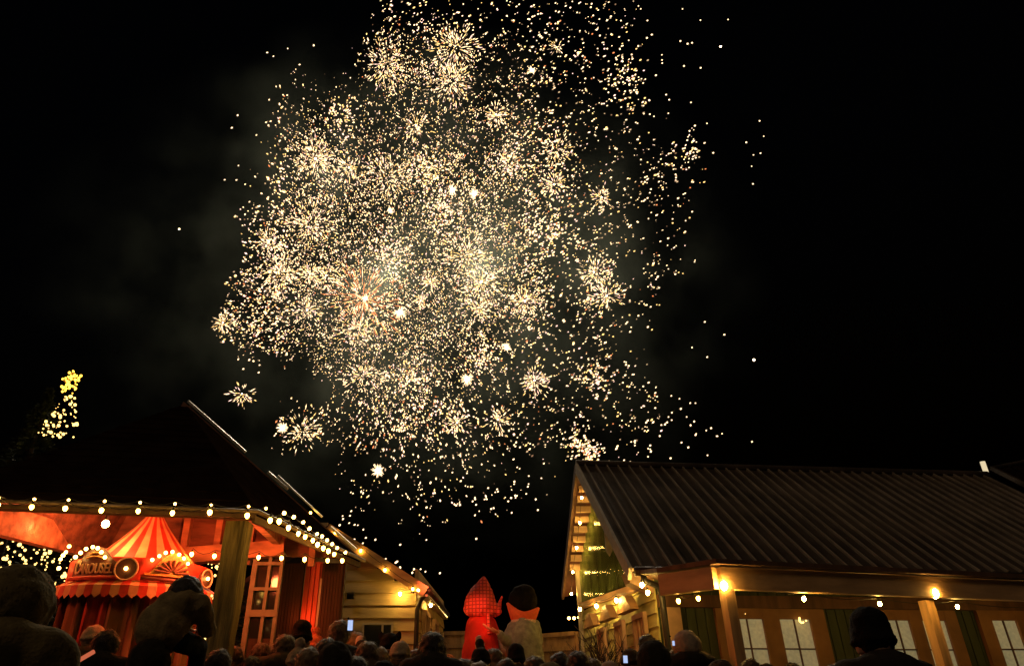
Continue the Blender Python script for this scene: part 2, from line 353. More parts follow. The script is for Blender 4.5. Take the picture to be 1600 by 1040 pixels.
festoon('two bulbs hanging in the shade behind the short angled porch beam', [atz(x, y, 2.36) for x, y in pp], sc=1.05, sag=.05)
festoon('string of bulbs hanging along the long front beam of the porch', [atz(1142,925,2.38), atz(1256,934.5,2.36), atz(1374.6,942.5,2.36), atz(1496,947,2.36), atz(1640,954,2.36)], 'strong', sc=.95, sag=.04)
def wall_lamp(px, py, z, label, sc=1.35):
    p = atz(px, py, z); p = aty(px, py, p.y-.22); o = thing('porch_lamp', label, 'lamp', p, 'lamps fixed to the porch beam')
    b = inst(STRONG, p, o, 0, sc); MB().tube([p+V((0,.01,.03)), p+V((0,.05,.07)), p+V((0,.12,.07))], .012, 8).build('bracket', M['black_metal'], o)
wall_lamp(1131, 914, 2.46, 'bright bulb on the porch corner above the first pale post')
wall_lamp(1460, 926, 2.47, 'bright bulb on the porch beam beside the second pale post', 1.6)

# ------------------------------------------------------------------ left open barn
C1 = V((-1.944, 6.082, 2.95)); C2 = V((-1.342, 8.437, 2.95)); FL = atz(-130, 776, 2.95); AP = aty(290, 630, 7.9)
BL = FL + V((.4, 2.4, 0))
barn = thing('barn', 'open timber barn with dark hipped roof and red lit rafters sheltering the carousel booth', 'building', (-3.2, 7.2, gz(7.2)))
br = MB(); br.slab([FL, C1, AP], .06); br.slab([C1, C2, AP], .06); br.slab([C2, BL, AP], .06); br.slab([BL, FL, AP], .06)
# slate courses on front and side slope
for (P, Q) in ((FL, C1),):
    nn = (Q-P).cross(AP-P).normalized()
    for i in range(1, 16):
        t = i/16.5; a = P.lerp(AP, t); b = Q.lerp(AP, t); br.bar(a+nn*.003, b+nn*.003, .02, .012, nn)
barn_roof = br.build('roof', M['roof_dark'], barn)
hc = MB(); hn = (C2-C1).cross(AP-C1).normalized()
for t0, t1 in ((.03,.17),(.41,.52),(.65,.985)):
    a = C2.lerp(AP, t0)+V((.0,-.02,.05)); b = C2.lerp(AP, t1)+V((0,-.02,.05)); hc.bar(a, b, .045, .03, hn)
a = C2.lerp(AP,.24)+V((.04,.03,.05)); b = C2.lerp(AP,.50)+V((.06,.04,.06)); hc.bar(a, b, .02, .02, hn)
hc.build('hip_flashing', M['flash_metal'], barn_roof)
fa = MB(); inn = V((0,.05,0)); fa.bar(FL+V((0,.02,-.05)), C1+V((0,.02,-.05)), .03, .035); fa.bar(C1+V((-.02,.03,-.07)), C2+V((-.02,0,-.07)), .03, .06)
fa.build('fascia', M['wood_brown'], barn)
gu = MB(); gu.tube([FL+V((0,-.035,-.02)), C1+V((.03,-.035,-.02)), C2+V((.04,0,-.02))], .020, 10); gu.build('gutter', mat('gutter_pale', (.22,.15,.10), .3, metal=.4, scale=20, var=.3, bump=.2), barn, True)
# boarded soffit parallel to the roof, real gaps, rafters below it
def down(p, d=.085): return V(p)-V((0,0,d))
ce = MB()
ctr = (FL+C1+C2+BL)/4
def ceil(mb, P, Q):
    n_ = (Q-P).cross(AP-P).normalized()
    if n_.dot(P-ctr) < 0: n_ = -n_
    q = [p-n_*.085 for p in (P, Q, AP)]
    if (q[1]-q[0]).cross(q[2]-q[0]).dot(n_) < 0: q.reverse()
    mb.slab(q, .015)
ceil(ce, FL, C1); ceil(ce, C1, C2)
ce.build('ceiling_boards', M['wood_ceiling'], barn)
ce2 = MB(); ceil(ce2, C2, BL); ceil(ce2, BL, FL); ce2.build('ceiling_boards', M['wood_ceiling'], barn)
BU = (BL-C2).normalized(); BLn = (BL-C2).length; s_ap = (AP-C2).dot(BU); foot = C2+BU*s_ap; rise = AP-foot
for i in range(11):
    s_ = .55+i*.36
    if s_ > BLn-.3: break
    fr_ = (s_/s_ap) if s_ < s_ap else (BLn-s_)/(BLn-s_ap); m_ = min(.93, fr_*.95)
    a = C2+BU*s_; b = a+rise*m_
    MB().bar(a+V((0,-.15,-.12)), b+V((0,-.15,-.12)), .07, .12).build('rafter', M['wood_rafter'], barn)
def bbeam(a, b, h=.16, w_=.10, m='wood_rafter'): MB().bar(a, b, w_, h).build('beam', M[m], barn)
bbeam(aty(444,856,8.0), BL+V((.3,-.32,-.16)), .17, .14)
plight_spots = [V((-3.6,7.5,3.2)), V((-5.2,7.0,3.1))]
bbeam(aty(-30,800,6.0)+V((0,0,-.02)), aty(150,855,8.0), .26, .12)
bbeam(aty(395,805,6.3), aty(436,846,8.1), .10, .08)
# knee brace and posts
pt = MB(); bx0 = V((-2.10, 6.17, 0)); gy = gz(6.17)
import_pts = [(bx0.x+sx*.095, bx0.y+sy*.09) for sx, sy in ((-1,-1),(1,-1),(1,1),(-1,1))]
nz = 14; vs = []; fs = []
for i in range(nz+1):
    z = gy+(2.86-gy)*i/nz
    for j, (x, y) in enumerate(import_pts): vs.append((x+random.uniform(-.006,.006), y+random.uniform(-.006,.006), z))
for i in range(nz):
    for j in range(4): a = i*4+j; b = i*4+(j+1)%4; fs.append((a, b, b+4, a+4))
fs += [(3,2,1,0), tuple(nz*4+j for j in range(4))]; pt.add(vs, fs); pt.build('post', M['wood_post'], barn)
for p in (V((-7.9,5.2,0)), V((-5.6, 8.0, 0))): MB().box(V((p.x,p.y,1.55)), (.16,.16,2.7)).build('post', M['wood_brown'], barn)
# end wall with the red door and lattice window
ew = MB()
def wx(px, Y=8.6): return aty(px, 900, Y).x
ew.box(((wx(444)+wx(474))/2, 8.62, 1.62), (wx(474)-wx(444), .08, 2.62)); ew.box(((wx(503)+wx(539))/2, 8.62, 1.62), (wx(539)-wx(503), .08, 2.62))
for i in range(22):
    x = wx(444)+.012+i*.036
    if not (wx(474)-.01 < x < wx(503)+.01) and x < wx(539)-.01: ew.box((x, 8.572, 1.62), (.03, .016, 2.6))
ew.build('wall', M['wall_dark'], barn)
dr = MB(); xl, xr = wx(475)+.01, wx(503)-.01; dr.box(((xl+xr)/2, 8.64, 1.66), (xr-xl, .05, 2.58)); 
for k_ in (.2,.5,.8): dr.box((xl+(xr-xl)*k_, 8.60, 1.66), (.045, .03, 2.54))
dro = dr.build('door', M['red_paint'], barn); dro['label'] = 'narrow red boarded door glowing in red light'
MB().box((xr+.012, 8.59, 1.55), (.022, .06, 2.4)).build('door_frame', M['white_trim'], dro)
wf = MB(); X0, X1 = aty(382,1000,8.0).x-.02, aty(441,900,8.0).x; zt, zb = 2.95, .4
for x_, ww in ((X0+.02,.055),(X1-.02,.035),(X0*.45+X1*.55,.035)):
    wf.box((x_, 8.0, (zt+zb)/2 if ww != .0351 else 2.5), (ww, .05, zt-zb))
for zz in (2.82, 2.55, 2.30): wf.box(((X0+X1)/2, 7.99, zz), (X1-X0, .045, .035 if zz > 2.4 else .07))
wfo = wf.build('window', M['trim_dim'], barn)
MB().box(((X0+X1)/2, 8.03, 2.5), (X1-X0-.02, .012, .9)).build('pane', M['glass_dark'], wfo)
MB().box(((X0+X1)/2, 8.04, 1.32), (X1-X0-.02, .03, 1.8)).build('lower_panel', M['wall_dark'], wfo)
# strings on the barn
s1 = [(-45,791),(3,791),(55,794),(107,796),(163,799),(220,800),(273,803),(331,802),(389,807)]
festoon('long string of bulbs under the front gutter of the barn', [atz(x, y, 2.83)+V((0,-.05,0)) for x, y in s1], sc=.95, sag=.05)
s2 = [(420,813.5),(434,815),(448.5,825),(464,834),(474.6,839),(486.6,844.6),(494,851),(503,856.5),(511,861),(520,866),(532.6,876)]
festoon('lower string of bulbs packed along the side eave of the barn', [atz(x, y, 2.80)+V((.02,-.03,0)) for x, y in s2], sc=1.0, sag=.02)
side_glints = [(436,802),(451,808),(466,816),(476,826),(488,834),(496,838),(504,844),(512,850),(520,856),(533,863)]  # reflections of the side bulbs, built as small glowing beads
festoon('upper row of small glowing beads added as reflections above the side eave string of the barn', [atz(x, y, 2.90)+V((.05,-.02,0)) for x, y in side_glints], kind='small', sc=1.1)
front_glints = [(4,780),(59,782),(112,783),(168,785),(223,787),(277,789),(333,791),(391,793),(418,796)]  # stand-ins for the front bulbs mirrored in the gutter
festoon('row of tiny glowing beads added as reflections along the front gutter of the barn', [atz(x, y, 2.93)+V((0,-.05,0)) for x, y in front_glints], kind='small', sc=.72)
s3 = [(299.5,865),(335,868),(404,870),(440,871),(476,873),(512,875)]
festoon('sagging string of bulbs across the barn window and red door', [aty(x, y, 7.3) for x, y in s3], sc=1.0, sag=.05)
festoon('single bulb at the foot of the bright hip flashing', [aty(485,801,8.2)], sc=.8, wire=False)
# hot lamp
lp = aty(165, 818, 6.9)
hl = thing('hanging_lamp', 'brightest orange lamp hanging under the barn roof above the booth', 'lamp', lp)
MB().ball(lp, .036, 16, 10).build('bulb', M['lamp_hot'], hl, True)
MB().tube([lp+V((0,0,.036)), lp+V((0,0,.09))], [.022,.018], 10).build('socket', M['socket'], hl); MB().tube([lp+V((0,0,.09)), lp+V((0,.05,.9))], .006, 6).build('cable', M['wire'], hl)
def plight(name, loc, col, e, size=.05, typ='POINT', target=None, spot=60, parent=None):
    l = bpy.data.lights.new(name, typ); l.color = col; l.energy = e
    l.shadow_soft_size = size
    if typ == 'SPOT': l.spot_size = radians(spot); l.spot_blend = .5
    o = bpy.data.objects.new(name, l); S.collection.objects.link(o); o.location = loc
    if target is not None: o.rotation_euler = (V(target)-V(loc)).to_track_quat('-Z', 'Y').to_euler()
    return o
plight('red_fill_light', lp+V((.25,-.1,-.12)), (1,.13,.035), 24, .08)  # red spill set beside the hanging lamp
plight('red_fill_light', V((-2.55,6.75,2.80)), (1,.13,.035), 60, .08)  # added fill to redden the ceiling, no fitting here
plight('red_fill_light', V((-1.99,8.42,2.3)), (1,.13,.03), 1.6, .04)  # added red light close to the door, without a lamp body
plight('red_fill_light', V((-4.3,6.7,2.95)), (1,.13,.035), 50, .08)  # more added red fill, left side of the ceiling
plight('red_fill_light', V((-5.0,6.3,2.5)), (1,.13,.035), 28, .08)  # added red fill low at the far left, no fitting

# ------------------------------------------------------------------ carousel booth
kc = V((-3.42, 7.35, 0)); kg = gz(7.35)
booth = thing('carousel_booth', 'red and cream striped carousel booth with a pointed tent top and lamp lit signs', 'booth', (kc.x, kc.y, kg))
NS = 16; RB = .80
def kp(a, r, z): return V((kc.x + r*sin(a), kc.y - r*cos(a)*.92, z))
za = 2.40
tent = MB(); ztop = 3.24; zt0 = 2.62; NS2 = 32
for i in range(NS2):
    a0, a1 = 2*pi*i/NS2, 2*pi*(i+1)/NS2
    L = []
    for t in (0,.25,.5,.75,1):
        r = .60*(1-t)**1.15+.055*t+0; z = zt0+(ztop-zt0)*t; L.append((r, z))
    for j in range(4):
        bul = 1+.04*(0 if j == 0 else 1)
        tent.add([kp(a0,L[j][0],L[j][1]),kp(a1,L[j][0],L[j][1]),kp(a1,L[j+1][0],L[j+1][1]),kp(a0,L[j+1][0],L[j+1][1])], [(0,1,2,3)], i%2)
tt_ = tent.build('tent_top', [M['kiosk_red'], M['kiosk_cream']], booth)
MB().ball(V((kc.x,kc.y,ztop+.01)), (.06,.06,.035), 12, 8).build('tent_cap', M['kiosk_red'], booth, True)
aw = MB()
for i in range(NS2*2):
    a0, a1 = pi*i/NS2, pi*(i+1)/NS2
    aw.add([kp(a0,.66,za+.09),kp(a1,.66,za+.09),kp(a1,.82,za),kp(a0,.82,za)], [(0,3,2,1)], i%2)
    am = (a0+a1)/2; aw.add([kp(a0,.82,za),kp(a1,.82,za),kp(a1,.825,za-.08),kp(am,.83,za-.115),kp(a0,.825,za-.08)], [(0,4,3,2,1)], i%2)
aw.build('awning', [M['kiosk_red'], M['kiosk_cream']], booth)
dm = MB(); dm.tube([V((kc.x,kc.y,za-.02)), V((kc.x,kc.y,za+.26))], .68, 32); dm.build('drum', M['kiosk_red'], booth)
for i in range(8):
    a = 2*pi*(i+.5)/8; MB().tube([kp(a,.66,kg), kp(a,.66,za)], .035, 10).build('post', M['wood_brown'], booth, True)
cu = MB()
for i in range(96):
    a0, a1 = 2*pi*i/96, 2*pi*(i+1)/96; r0 = .60+.025*sin(i*1.6); r1 = .60+.025*sin((i+1)*1.6)
    cu.add([kp(a0,r0,kg),kp(a1,r1,kg),kp(a1,r1,za-.02),kp(a0,r0,za-.02)], [(0,1,2,3)], (i//8)%2)
cu.build('curtain', [M['wood_orange'], M['kiosk_red']], booth, True)
# sign boards
def arcboard(ca, w_, h0, h1, z0, m, nm, r=.72, fan=False):
    b = MB(); N = 14; fr = []; 
    for i in range(N+1):
        t = i/N; a = ca + (t-.5)*w_/r; zz = z0+h0+h1*max(0, sin(pi*min(1,max(0,(t-.12)/.76))))**.8 if .12 < t < .88 else z0+h0
        fr.append((a, zz))
    for i in range(N):
        (a0, z_0), (a1, z_1) = fr[i], fr[i+1]
        b.add([kp(a0,r,z0),kp(a1,r,z0),kp(a1,r,z_1),kp(a0,r,z_0),kp(a0,r-.03,z0),kp(a1,r-.03,z0),kp(a1,r-.03,z_1),kp(a0,r-.03,z_0)],
              [(0,1,2,3),(5,4,7,6),(3,2,6,7),(0,4,5,1)])
    return b.build(nm, m, booth)
zs = 2.475
sgn = arcboard(-.24, .50, .14, .14, zs, M['sign_dark'], 'sign_board', .74)
sgn['label'] = 'arched dark sign board lettered CAROUSEL'
arc2 = arcboard(.76, .50, .02, .20, zs+.03, M['gold'], 'gilded_panel', .74)
for (ca, wd) in ((-.24,.52), (.76,.56)):
    m_ = MB(); m_.tube([kp(ca+(t/10-.5)*wd/.75, .76, zs-.005) for t in range(11)], .018, 8); m_.build('moulding', M['kiosk_red'] if ca < 0 else M['sign_dark'], booth, True)
tc = bpy.data.curves.new('lettering', 'FONT'); tc.body = 'CAROUSEL'; tc.size = .105; tc.extrude = .006; tc.align_x = 'CENTER'; tc.bevel_depth = .0015
to = bpy.data.objects.new('t', tc); S.collection.objects.link(to); bpy.context.view_layer.update()
tm = bpy.data.meshes.new_from_object(to.evaluated_get(bpy.context.evaluated_depsgraph_get())); bpy.data.objects.remove(to)
for v in tm.vertices:
    x, y, zz = v.co; big = 1.0 + (.55 if x < -.195 else 0); a = -.24 + x*.80/.75
    yy = y*(1.25 if x >= -.195 else 1.75); v.co = kp(a, .752+zz, zs+.035+yy) - worg(sgn)
tm.materials.clear(); tm.materials.append(M['pink_trim']); lo = bpy.data.objects.new('lettering', tm); S.collection.objects.link(lo); lo.parent = sgn
# little scrolled strips above the word and the fan on the right panel
sc_ = MB()
for k_, (dz, wd) in enumerate(((.175,.17),(.21,.12))): sc_.tube([kp(-.24+(t/8-.5)*wd/.75, .755, zs+dz+.012*sin(pi*t/8)) for t in range(9)], .009, 6)
sc_.build('scrollwork', M['gold'], sgn)
fn = MB()
for i in range(9):
    a = pi*(i+.5)/9; fn.tube([kp(.76-.02*cos(a)/.75,.752,zs+.06+.02*sin(a)), kp(.76-.17*cos(a)/.75,.752,zs+.05+.13*sin(a))], [.006,.016], 6)
fn.build('scrollwork', M['wood_brown'], arc2)
def medallion(a, z, r_):
    c = kp(a,.77,z); n_ = (kp(a,.9,z)-kp(a,.7,z)).normalized(); o = MB(); o.tube([c-n_*.03, c+n_*.012], r_*.93, 28); mo_ = o.build('medallion', M['sign_dark'], booth)
    tx = V((n_.y,-n_.x,0)); MB().tube([c+n_*.02+(tx*cos(t*pi/14)+V((0,0,1))*sin(t*pi/14))*r_ for t in range(29)], .008, 8).build('ring', M['pink_trim'], mo_, True)
    MB().ball(c+n_*.03, .017, 12, 8).build('bulb', M['bulb_small'], mo_, True)
medallion(.21, 2.545, .10); medallion(1.27, 2.53, .085)
def kbulbs(lst, a0, a1, lab):
    pts = []
    for i, (x, y) in enumerate(lst):
        t = i/(len(lst)-1); ang = a0+(a1-a0)*t; Y = kp(ang,.78,0).y; pts.append(aty(x, y, Y))
    festoon(lab, pts, kind='small', sc=1.1, wire=False, group='rows of bulbs on the booth signs')
kbulbs([(118,869.6),(126,863),(134.6,857),(145,854),(152.7,855.8),(158.5,862),(164,870)], -.45, -.02, 'bulbs arched over the word on the booth sign')
kbulbs([(92,887),(94.6,873),(98.5,867),(103,862),(108,853)], -.95, -.6, 'bulbs stepping up the far left side of the booth')
kbulbs([(238,874),(249,868),(259,863),(269.5,861.6),(280,866),(287,872),(293.7,880)], .5, 1.02, 'bulbs arched over the orange fan panel of the booth')
plight('booth_lamp', V((kc.x-.12, kc.y-.66, 2.70)), (1,.44,.10), 4.2, .03)

# ------------------------------------------------------------------ clapboard house in the middle
house = thing('clapboard_house', 'yellow clapboard house with a lit eave between barn and square', 'building', (-1.4, 10.4, gz(10.4)))
HX1 = aty(650, 930, 9.6).x; HX0 = -2.35
hw = MB()
def zr(x): return 2.80 + (HX1+.06-x)*.64       # roof underside over x
z = .4
while z < 4.2:
    h_ = .155; xr_ = HX1; xl_ = HX0
    if z+h_ > zr(HX1): xr_ = HX1+.06-(z+h_-2.80)/.64
    if xr_ - xl_ > .05: 
        hw.add([(xl_,9.60,z),(xr_,9.60,z),(xr_,9.63,z+h_),(xl_,9.63,z+h_),(xl_,9.66,z),(xr_,9.66,z),(xr_,9.66,z+h_),(xl_,9.66,z+h_)],
               [(0,1,2,3),(5,4,7,6),(1,0,4,5),(3,2,6,7),(4,0,3,7),(1,5,6,2)])
    z += h_
hw.build('wall', M['clap_yellow'], house)
SW0 = V((HX1, 9.64, 0)); SW1 = V((aty(692,975,13.4).x, 13.4, 0)); SU = (SW1-SW0).normalized(); SNm = V((SU.y,-SU.x,0))
sw = MB(); z = .4
while z < 2.9:
    a, b = SW0+V((0,0,z)), SW1+V((0,0,z+.05)); u2 = V((0,0,.155))
    sw.add([a+SNm*.03, b+SNm*.03, b+u2+SNm*.004, a+u2+SNm*.004, a-SNm*.03, b-SNm*.03, b+u2-SNm*.03, a+u2-SNm*.03], [(0,1,2,3),(5,4,7,6),(1,0,4,5),(3,2,6,7),(4,0,3,7),(1,5,6,2)]); z += .155
sw.build('side_wall', M['clap_yellow'], house)
RM2 = Matrix((SU, SNm, V((0,0,1)))).transposed()
for t in (.22,.55):
    c = SW0.lerp(SW1, t); o = MB()
    for dx in (-.28,.28,0): o.box(c+SU*dx+SNm*.05+V((0,0,1.95)), (.06,.05,1.2), RM2)
    for dz in (-.6,0,.6): o.box(c+SNm*.052+V((0,0,1.95+dz)), (.6,.05,.06), RM2)
    wo = o.build('window', M['pink_trim'], house); MB().box(c+SNm*.032+V((0,0,1.95)), (.55,.01,1.2), RM2).build('pane', M['glass_dark'], wo)
hr = MB(); ea = V((HX1+.14, 9.42, 2.76)); eb = aty(697,958,14.0); ri = aty(512,820,9.42); rb_ = ri+V((.4,4.5,.25))
hr.slab([ea, eb, rb_, ri], .05); hr.slab([ri, rb_, rb_+V((-2.2,0,-1.5)), ri+V((-2.2,0,-1.5))], .05)
nh = (eb-ea).cross(ri-ea).normalized()
for i in range(22): t = (i+.5)/22; hr.bar(ea.lerp(eb,t)+nh*.01, ri.lerp(rb_,t)+nh*.01, .02, .02, nh)
hro = hr.build('roof', M['roof_red'], house)
MB().bar(ea+V((0,-.02,-.05)), ri+V((0,-.02,-.05)), .03, .14).build('bargeboard', M['wood_beam'], house)
MB().bar(ea+V((-.02,0,-.09)), eb+V((-.02,0,-.09)), .10, .03).build('soffit', M['white_trim'], house)
gp_ = MB(); gp_.tube([ea+V((.04,0,-.03)), eb+V((.04,0,-.03))], .04, 8); gp_.build('gutter', M['gutter'], house, True)
pa = V((HX1+.03, 9.50, 0)); MB().tube([ea+V((.02,.02,-.05)), pa+V((.04,0,2.62)), pa+V((0,0,2.5)), pa+V((0,0,.4))], .032, 10).build('downpipe', M['black_metal'], house, True)
wp = aty(580,975,9.55); wq = aty(612,1010,9.55); o = MB(); xa, xb = aty(568,975,9.58).x, aty(613,975,9.58).x; ztw = aty(590,974,9.58).z
for x_ in (xa, xb, xa*.33+xb*.67): o.box((x_, 9.575, ztw-.35), (.022,.04,.7))
o.box(((xa+xb)/2, 9.574, ztw), (xb-xa+.02,.04,.022)); wo = o.build('window', M['white_trim'], house)
MB().box(((xa+xb)/2, 9.592, ztw-.35), (xb-xa,.01,.7)).build('pane', M['glass_dark'], wo)
# strings and strip of light on the house
hs = []
for x, y in ((523.6,831),(563.5,859.7),(601.5,890),(645,919.5)): hs.append(aty(x, y, 9.36))
festoon('four bulbs spaced down the sloping gable edge of the clapboard house', hs, sc=.95, sag=.02)
festoon('bulbs hanging beside the dark downpipe of the clapboard house', [aty(625,927,9.50), aty(653.5,921.7,9.4), aty(673,945,10.6), aty(684,953,12.2)], 'strong', sc=1.0, sag=.03)
st_ = thing('light_strip', 'glaring strip of light under the side eave of the clapboard house', 'light strip', aty(665,925,9.7))
for a, b in (((664,925.5,9.75),(684,946,12.3)), ((686,951,12.6),(696,959,13.9))):
    MB().bar(aty(*a)+V((.02,0,-.04)), aty(*b)+V((.02,0,-.04)), .045, .02).build('diffuser', M['led'], st_)
fl = thing('floodlight', 'small black floodlight fixed on the clapboard gable wall', 'floodlight', aty(548,930,9.5))
p = aty(548,930,9.48); MB().box(p, (.09,.07,.075), Matrix.Rotation(.3,3,'X')).build('housing', M['black_metal'], fl); MB().tube([p+V((0,.02,.03)), p+V((0,.12,.06))], .012, 6).build('bracket', M['black_metal'], fl)
MB().tube([p+V((-.01,-.03,-.01)), p+V((-.01,-.05,-.02))], .03, 12).build('lens', M['glass_dark'], fl)
wb = thing('wall_box', 'small pale utility box fixed left of the black floodlight', 'box', aty(535,925,9.57)); p = aty(535,925,9.57)
MB().box(p, (.07,.05,.05)).build('case', M['white_trim'], wb); MB().box(p+V((0,-.03,0)), (.05,.012,.035)).build('lid', M['white_trim'], wb)

# ------------------------------------------------------------------ fences at the back of the square
def fence(a, b, zt_, label):
    a, b = V((a[0],a[1],0)), V((b[0],b[1],0)); d = (b-a); L = d.length; u = d.normalized(); n_ = V((u.y,-u.x,0)); RMx = Matrix((u, n_, V((0,0,1)))).transposed()
    o = thing('fence', label, 'fence', (a.x, a.y, gz(a.y)), 'boarded fences across the back of the square')
    bd_ = MB(); k_ = int(L/.125)
    for i in range(k_): bd_.box(a+u*(.0625+i*.125)+V((0,0,(zt_+.4)/2+random.uniform(-.004,.004))), (.118,.02,zt_-.4), RMx)
    bd_.build('boards', M['fence_wood'], o)
    for zz in (zt_+.02, zt_-.22, 1.0): MB().box(a+u*L/2+n_*.03+V((0,0,zz)), (L,.045,.07), RMx).build('rail', M['fence_wood'], o)
    for t in (0,.5,1): MB().box(a.lerp(b,t)-n_*.06+V((0,0,(zt_+.45)/2)), (.09,.09,zt_-.35), RMx).build('post', M['fence_wood'], o)
fence((-.75,15.2), (.05,15.0), 2.66, 'stretch of board fence left of the red costumed figure')
fence((.25,15.0), (1.85,13.4), 2.52, 'stretch of board fence between grey coated figure and green hall')

# ------------------------------------------------------------------ stage for the costumed pair
stg = thing('stage', 'low wooden stage under the two costumed figures', 'stage', (.45, 11, gz(11)))
SZ = 1.33
MB().box((.45,11.1,SZ-.03), (2.6,1.8,.06)).build('deck', M['wood_brown'], stg)
MB().box((.45,10.25,(SZ-.06+.41)/2), (2.5,.03,SZ-.06-.41)).build('skirt', M['wood_brown'], stg)
for sx in (-.75,1.65):
    for sy in (10.3,11.9): MB().box((sx,sy,(SZ-.06+gz(sy))/2), (.08,.08,SZ-.06-gz(sy))).build('leg', M['wood_brown'], stg)

# ------------------------------------------------------------------ figures
def remesh(mb, voxel, name, smooth_it=4, disp=0, dscale=8):
    me = mb.mesh(name); o = bpy.data.objects.new(name, me); S.collection.objects.link(o)
    r = o.modifiers.new('r', 'REMESH'); r.mode = 'VOXEL'; r.voxel_size = voxel; r.use_smooth_shade = True
    s = o.modifiers.new('s', 'SMOOTH'); s.factor = .5; s.iterations = smooth_it
    bpy.context.view_layer.update()
    m2 = bpy.data.meshes.new_from_object(o.evaluated_get(bpy.context.evaluated_depsgraph_get()))
    bpy.data.objects.remove(o); m2.name = name
    if disp:
        vs = [(v.co.copy(), v.normal.copy()) for v in m2.vertices]
        for v, (c, n_) in zip(m2.vertices, vs): v.co = c + n_*disp*(noise.noise(c*dscale)+.5*noise.noise(c*dscale*2.7))
    m2.polygons.foreach_set('use_smooth', [True]*len(m2.polygons)); m2.materials.clear(); m2.materials.append(None)
    return m2
def head(mb, c, s=1.0):
    c = V(c)
    mb.ball(c+V((0,-.012,.02))*s, V((.076,.092,.088))*s, 16, 12); mb.ball(c+V((0,.028,-.045))*s, V((.056,.062,.070))*s, 14, 10)   # skull, jaw (face towards +Y)
    mb.ball(c+V((0,.092,-.012))*s, V((.013,.020,.022))*s, 10, 8); mb.ball(c+V((0,.078,-.052))*s, V((.026,.014,.009))*s, 10, 6)       # nose, lips
    mb.ball(c+V((0,.072,.022))*s, V((.052,.018,.010))*s, 10, 6); mb.ball(c+V((0,.070,-.090))*s, V((.020,.018,.016))*s, 8, 6)
    for sx in (-1,1): mb.ball(c+V((sx*.078,-.004,-.010))*s, V((.012,.018,.030))*s, 8, 6); mb.ball(c+V((sx*.030,.074,.004))*s, V((.013,.010,.010))*s, 8, 6)
def hand(mb, w, d, up, s=1.0, curl=.4):
    # palm, four unequal bent fingers, thumb from the side of the palm
    w, d, up = V(w), V(d).normalized(), V(up).normalized(); sd = d.cross(up).normalized()
    pm = w+d*.05*s; mb.ball(pm, V((.040,.048,.018))*s, 12, 8, M=Matrix((sd, d, up)).transposed())
    for i, L in enumerate((.068,.078,.073,.056)):
        b = w+d*.085*s+sd*(-.028+.019*i)*s; a1 = b+(d*cos(curl*.5)+up*sin(curl*.5))*L*.5*s; a2 = a1+(d*cos(curl*1.5)+up*sin(curl*1.5))*L*.5*s
        mb.cap(b, a1, .0105*s, .0095*s, 8); mb.cap(a1, a2, .0095*s, .008*s, 8)
    t0 = w+d*.03*s-sd*.032*s; t1 = t0+(d*.6-sd*.8)*.036*s; t2 = t1+(d*.9-sd*.25+up*.25)*.032*s; mb.cap(t0, t1, .013*s, .011*s, 8); mb.cap(t1, t2, .011*s, .009*s, 8)
POSES = {   # right/left elbow, wrist, hand direction
 'stand': (((.25,.02,1.12),(.24,.10,.88),(0,.1,-1)), ((-.25,.02,1.12),(-.24,.10,.88),(0,.1,-1))),
 'phone': (((.26,.20,1.30),(.12,.36,1.52),(-.1,.3,1)), ((-.25,.03,1.12),(-.20,.16,.92),(0,.3,-1))),
 'cheer': (((.28,.12,1.58),(.20,.16,1.84),(0,.1,1)), ((-.25,.03,1.12),(-.20,.16,.92),(0,.3,-1)))}
def limbs(mb, pose, k=1.0, kind='body'):
    sh = 1.42
    for side, (el, wr, hd) in zip((1,-1), POSES[pose]):
        s_ = V((side*.175,0,sh)); mb.cap(s_, el, .056*k, .044*k); mb.cap(el, wr, .043*k, (.029 if kind == 'body' else .036)*k)
        if kind == 'body': hand(mb, wr, hd, (-side,0,0) if hd[2] < 0 else (0,1,0), 1.0)
        else: mb.ball(V(wr)+V(hd).normalized()*.005, .040*k, 10, 8)
def torso(mb, k=1.0):
    mb.ball((0,0,1.30), (.165*k,.105*k,.19*k)); mb.ball((0,0,1.10), (.142*k,.10*k,.19*k)); mb.ball((0,0,.93), (.165*k,.115*k,.14*k)); mb.cap((-.13,0,1.42),(.13,0,1.42),.062*k,.062*k)
def legs(mb, k=1.0, foot=True):
    for sx in (-1,1):
        mb.cap((sx*.09,0,.92),(sx*.10,.015,.50),.088*k,.060*k); mb.cap((sx*.10,.015,.50),(sx*.105,-.01,.09),.060*k,.040*k)
        if foot: mb.ball((sx*.11,.05,.04), (.045*k,.125*k,.042*k), 12, 8)
def body_mb(pose):
    mb = MB(); torso(mb); limbs(mb, pose); legs(mb); mb.cap((0,-.005,1.42),(0,.005,1.54),.056,.050); head(mb, (0,.01,1.625)); return mb
def coat_mb(pose, hooded=False):
    mb = MB(); torso(mb, 1.13); limbs(mb, pose, 1.35, 'coat'); mb.ball((0,0,.93), (.20,.145,.17))
    mb.cap((-.125,0,1.425),(.125,0,1.425),.082,.082)
    mb.tube([V((.072*cos(t*pi/8), -.005+.068*sin(t*pi/8), 1.49)) for t in range(17)], .026, 8)   # collar
    if hooded: mb.ball((0,-.07,1.475), (.145,.09,.085), 12, 8); mb.cap((-.15,-.02,1.44),(.15,-.02,1.44),.085,.085)
    return mb
def pants_mb(): mb = MB(); legs(mb, 1.18, False); mb.ball((0,0,.92), (.18,.125,.12)); return mb
def shoes_mb():
    mb = MB()
    for sx in (-1,1): mb.ball((sx*.11,.055,.045), (.054,.140,.048), 12, 8); mb.ball((sx*.108,0,.09), (.05,.055,.05), 10, 8)
    return mb
HC = V((0,.01,1.625))
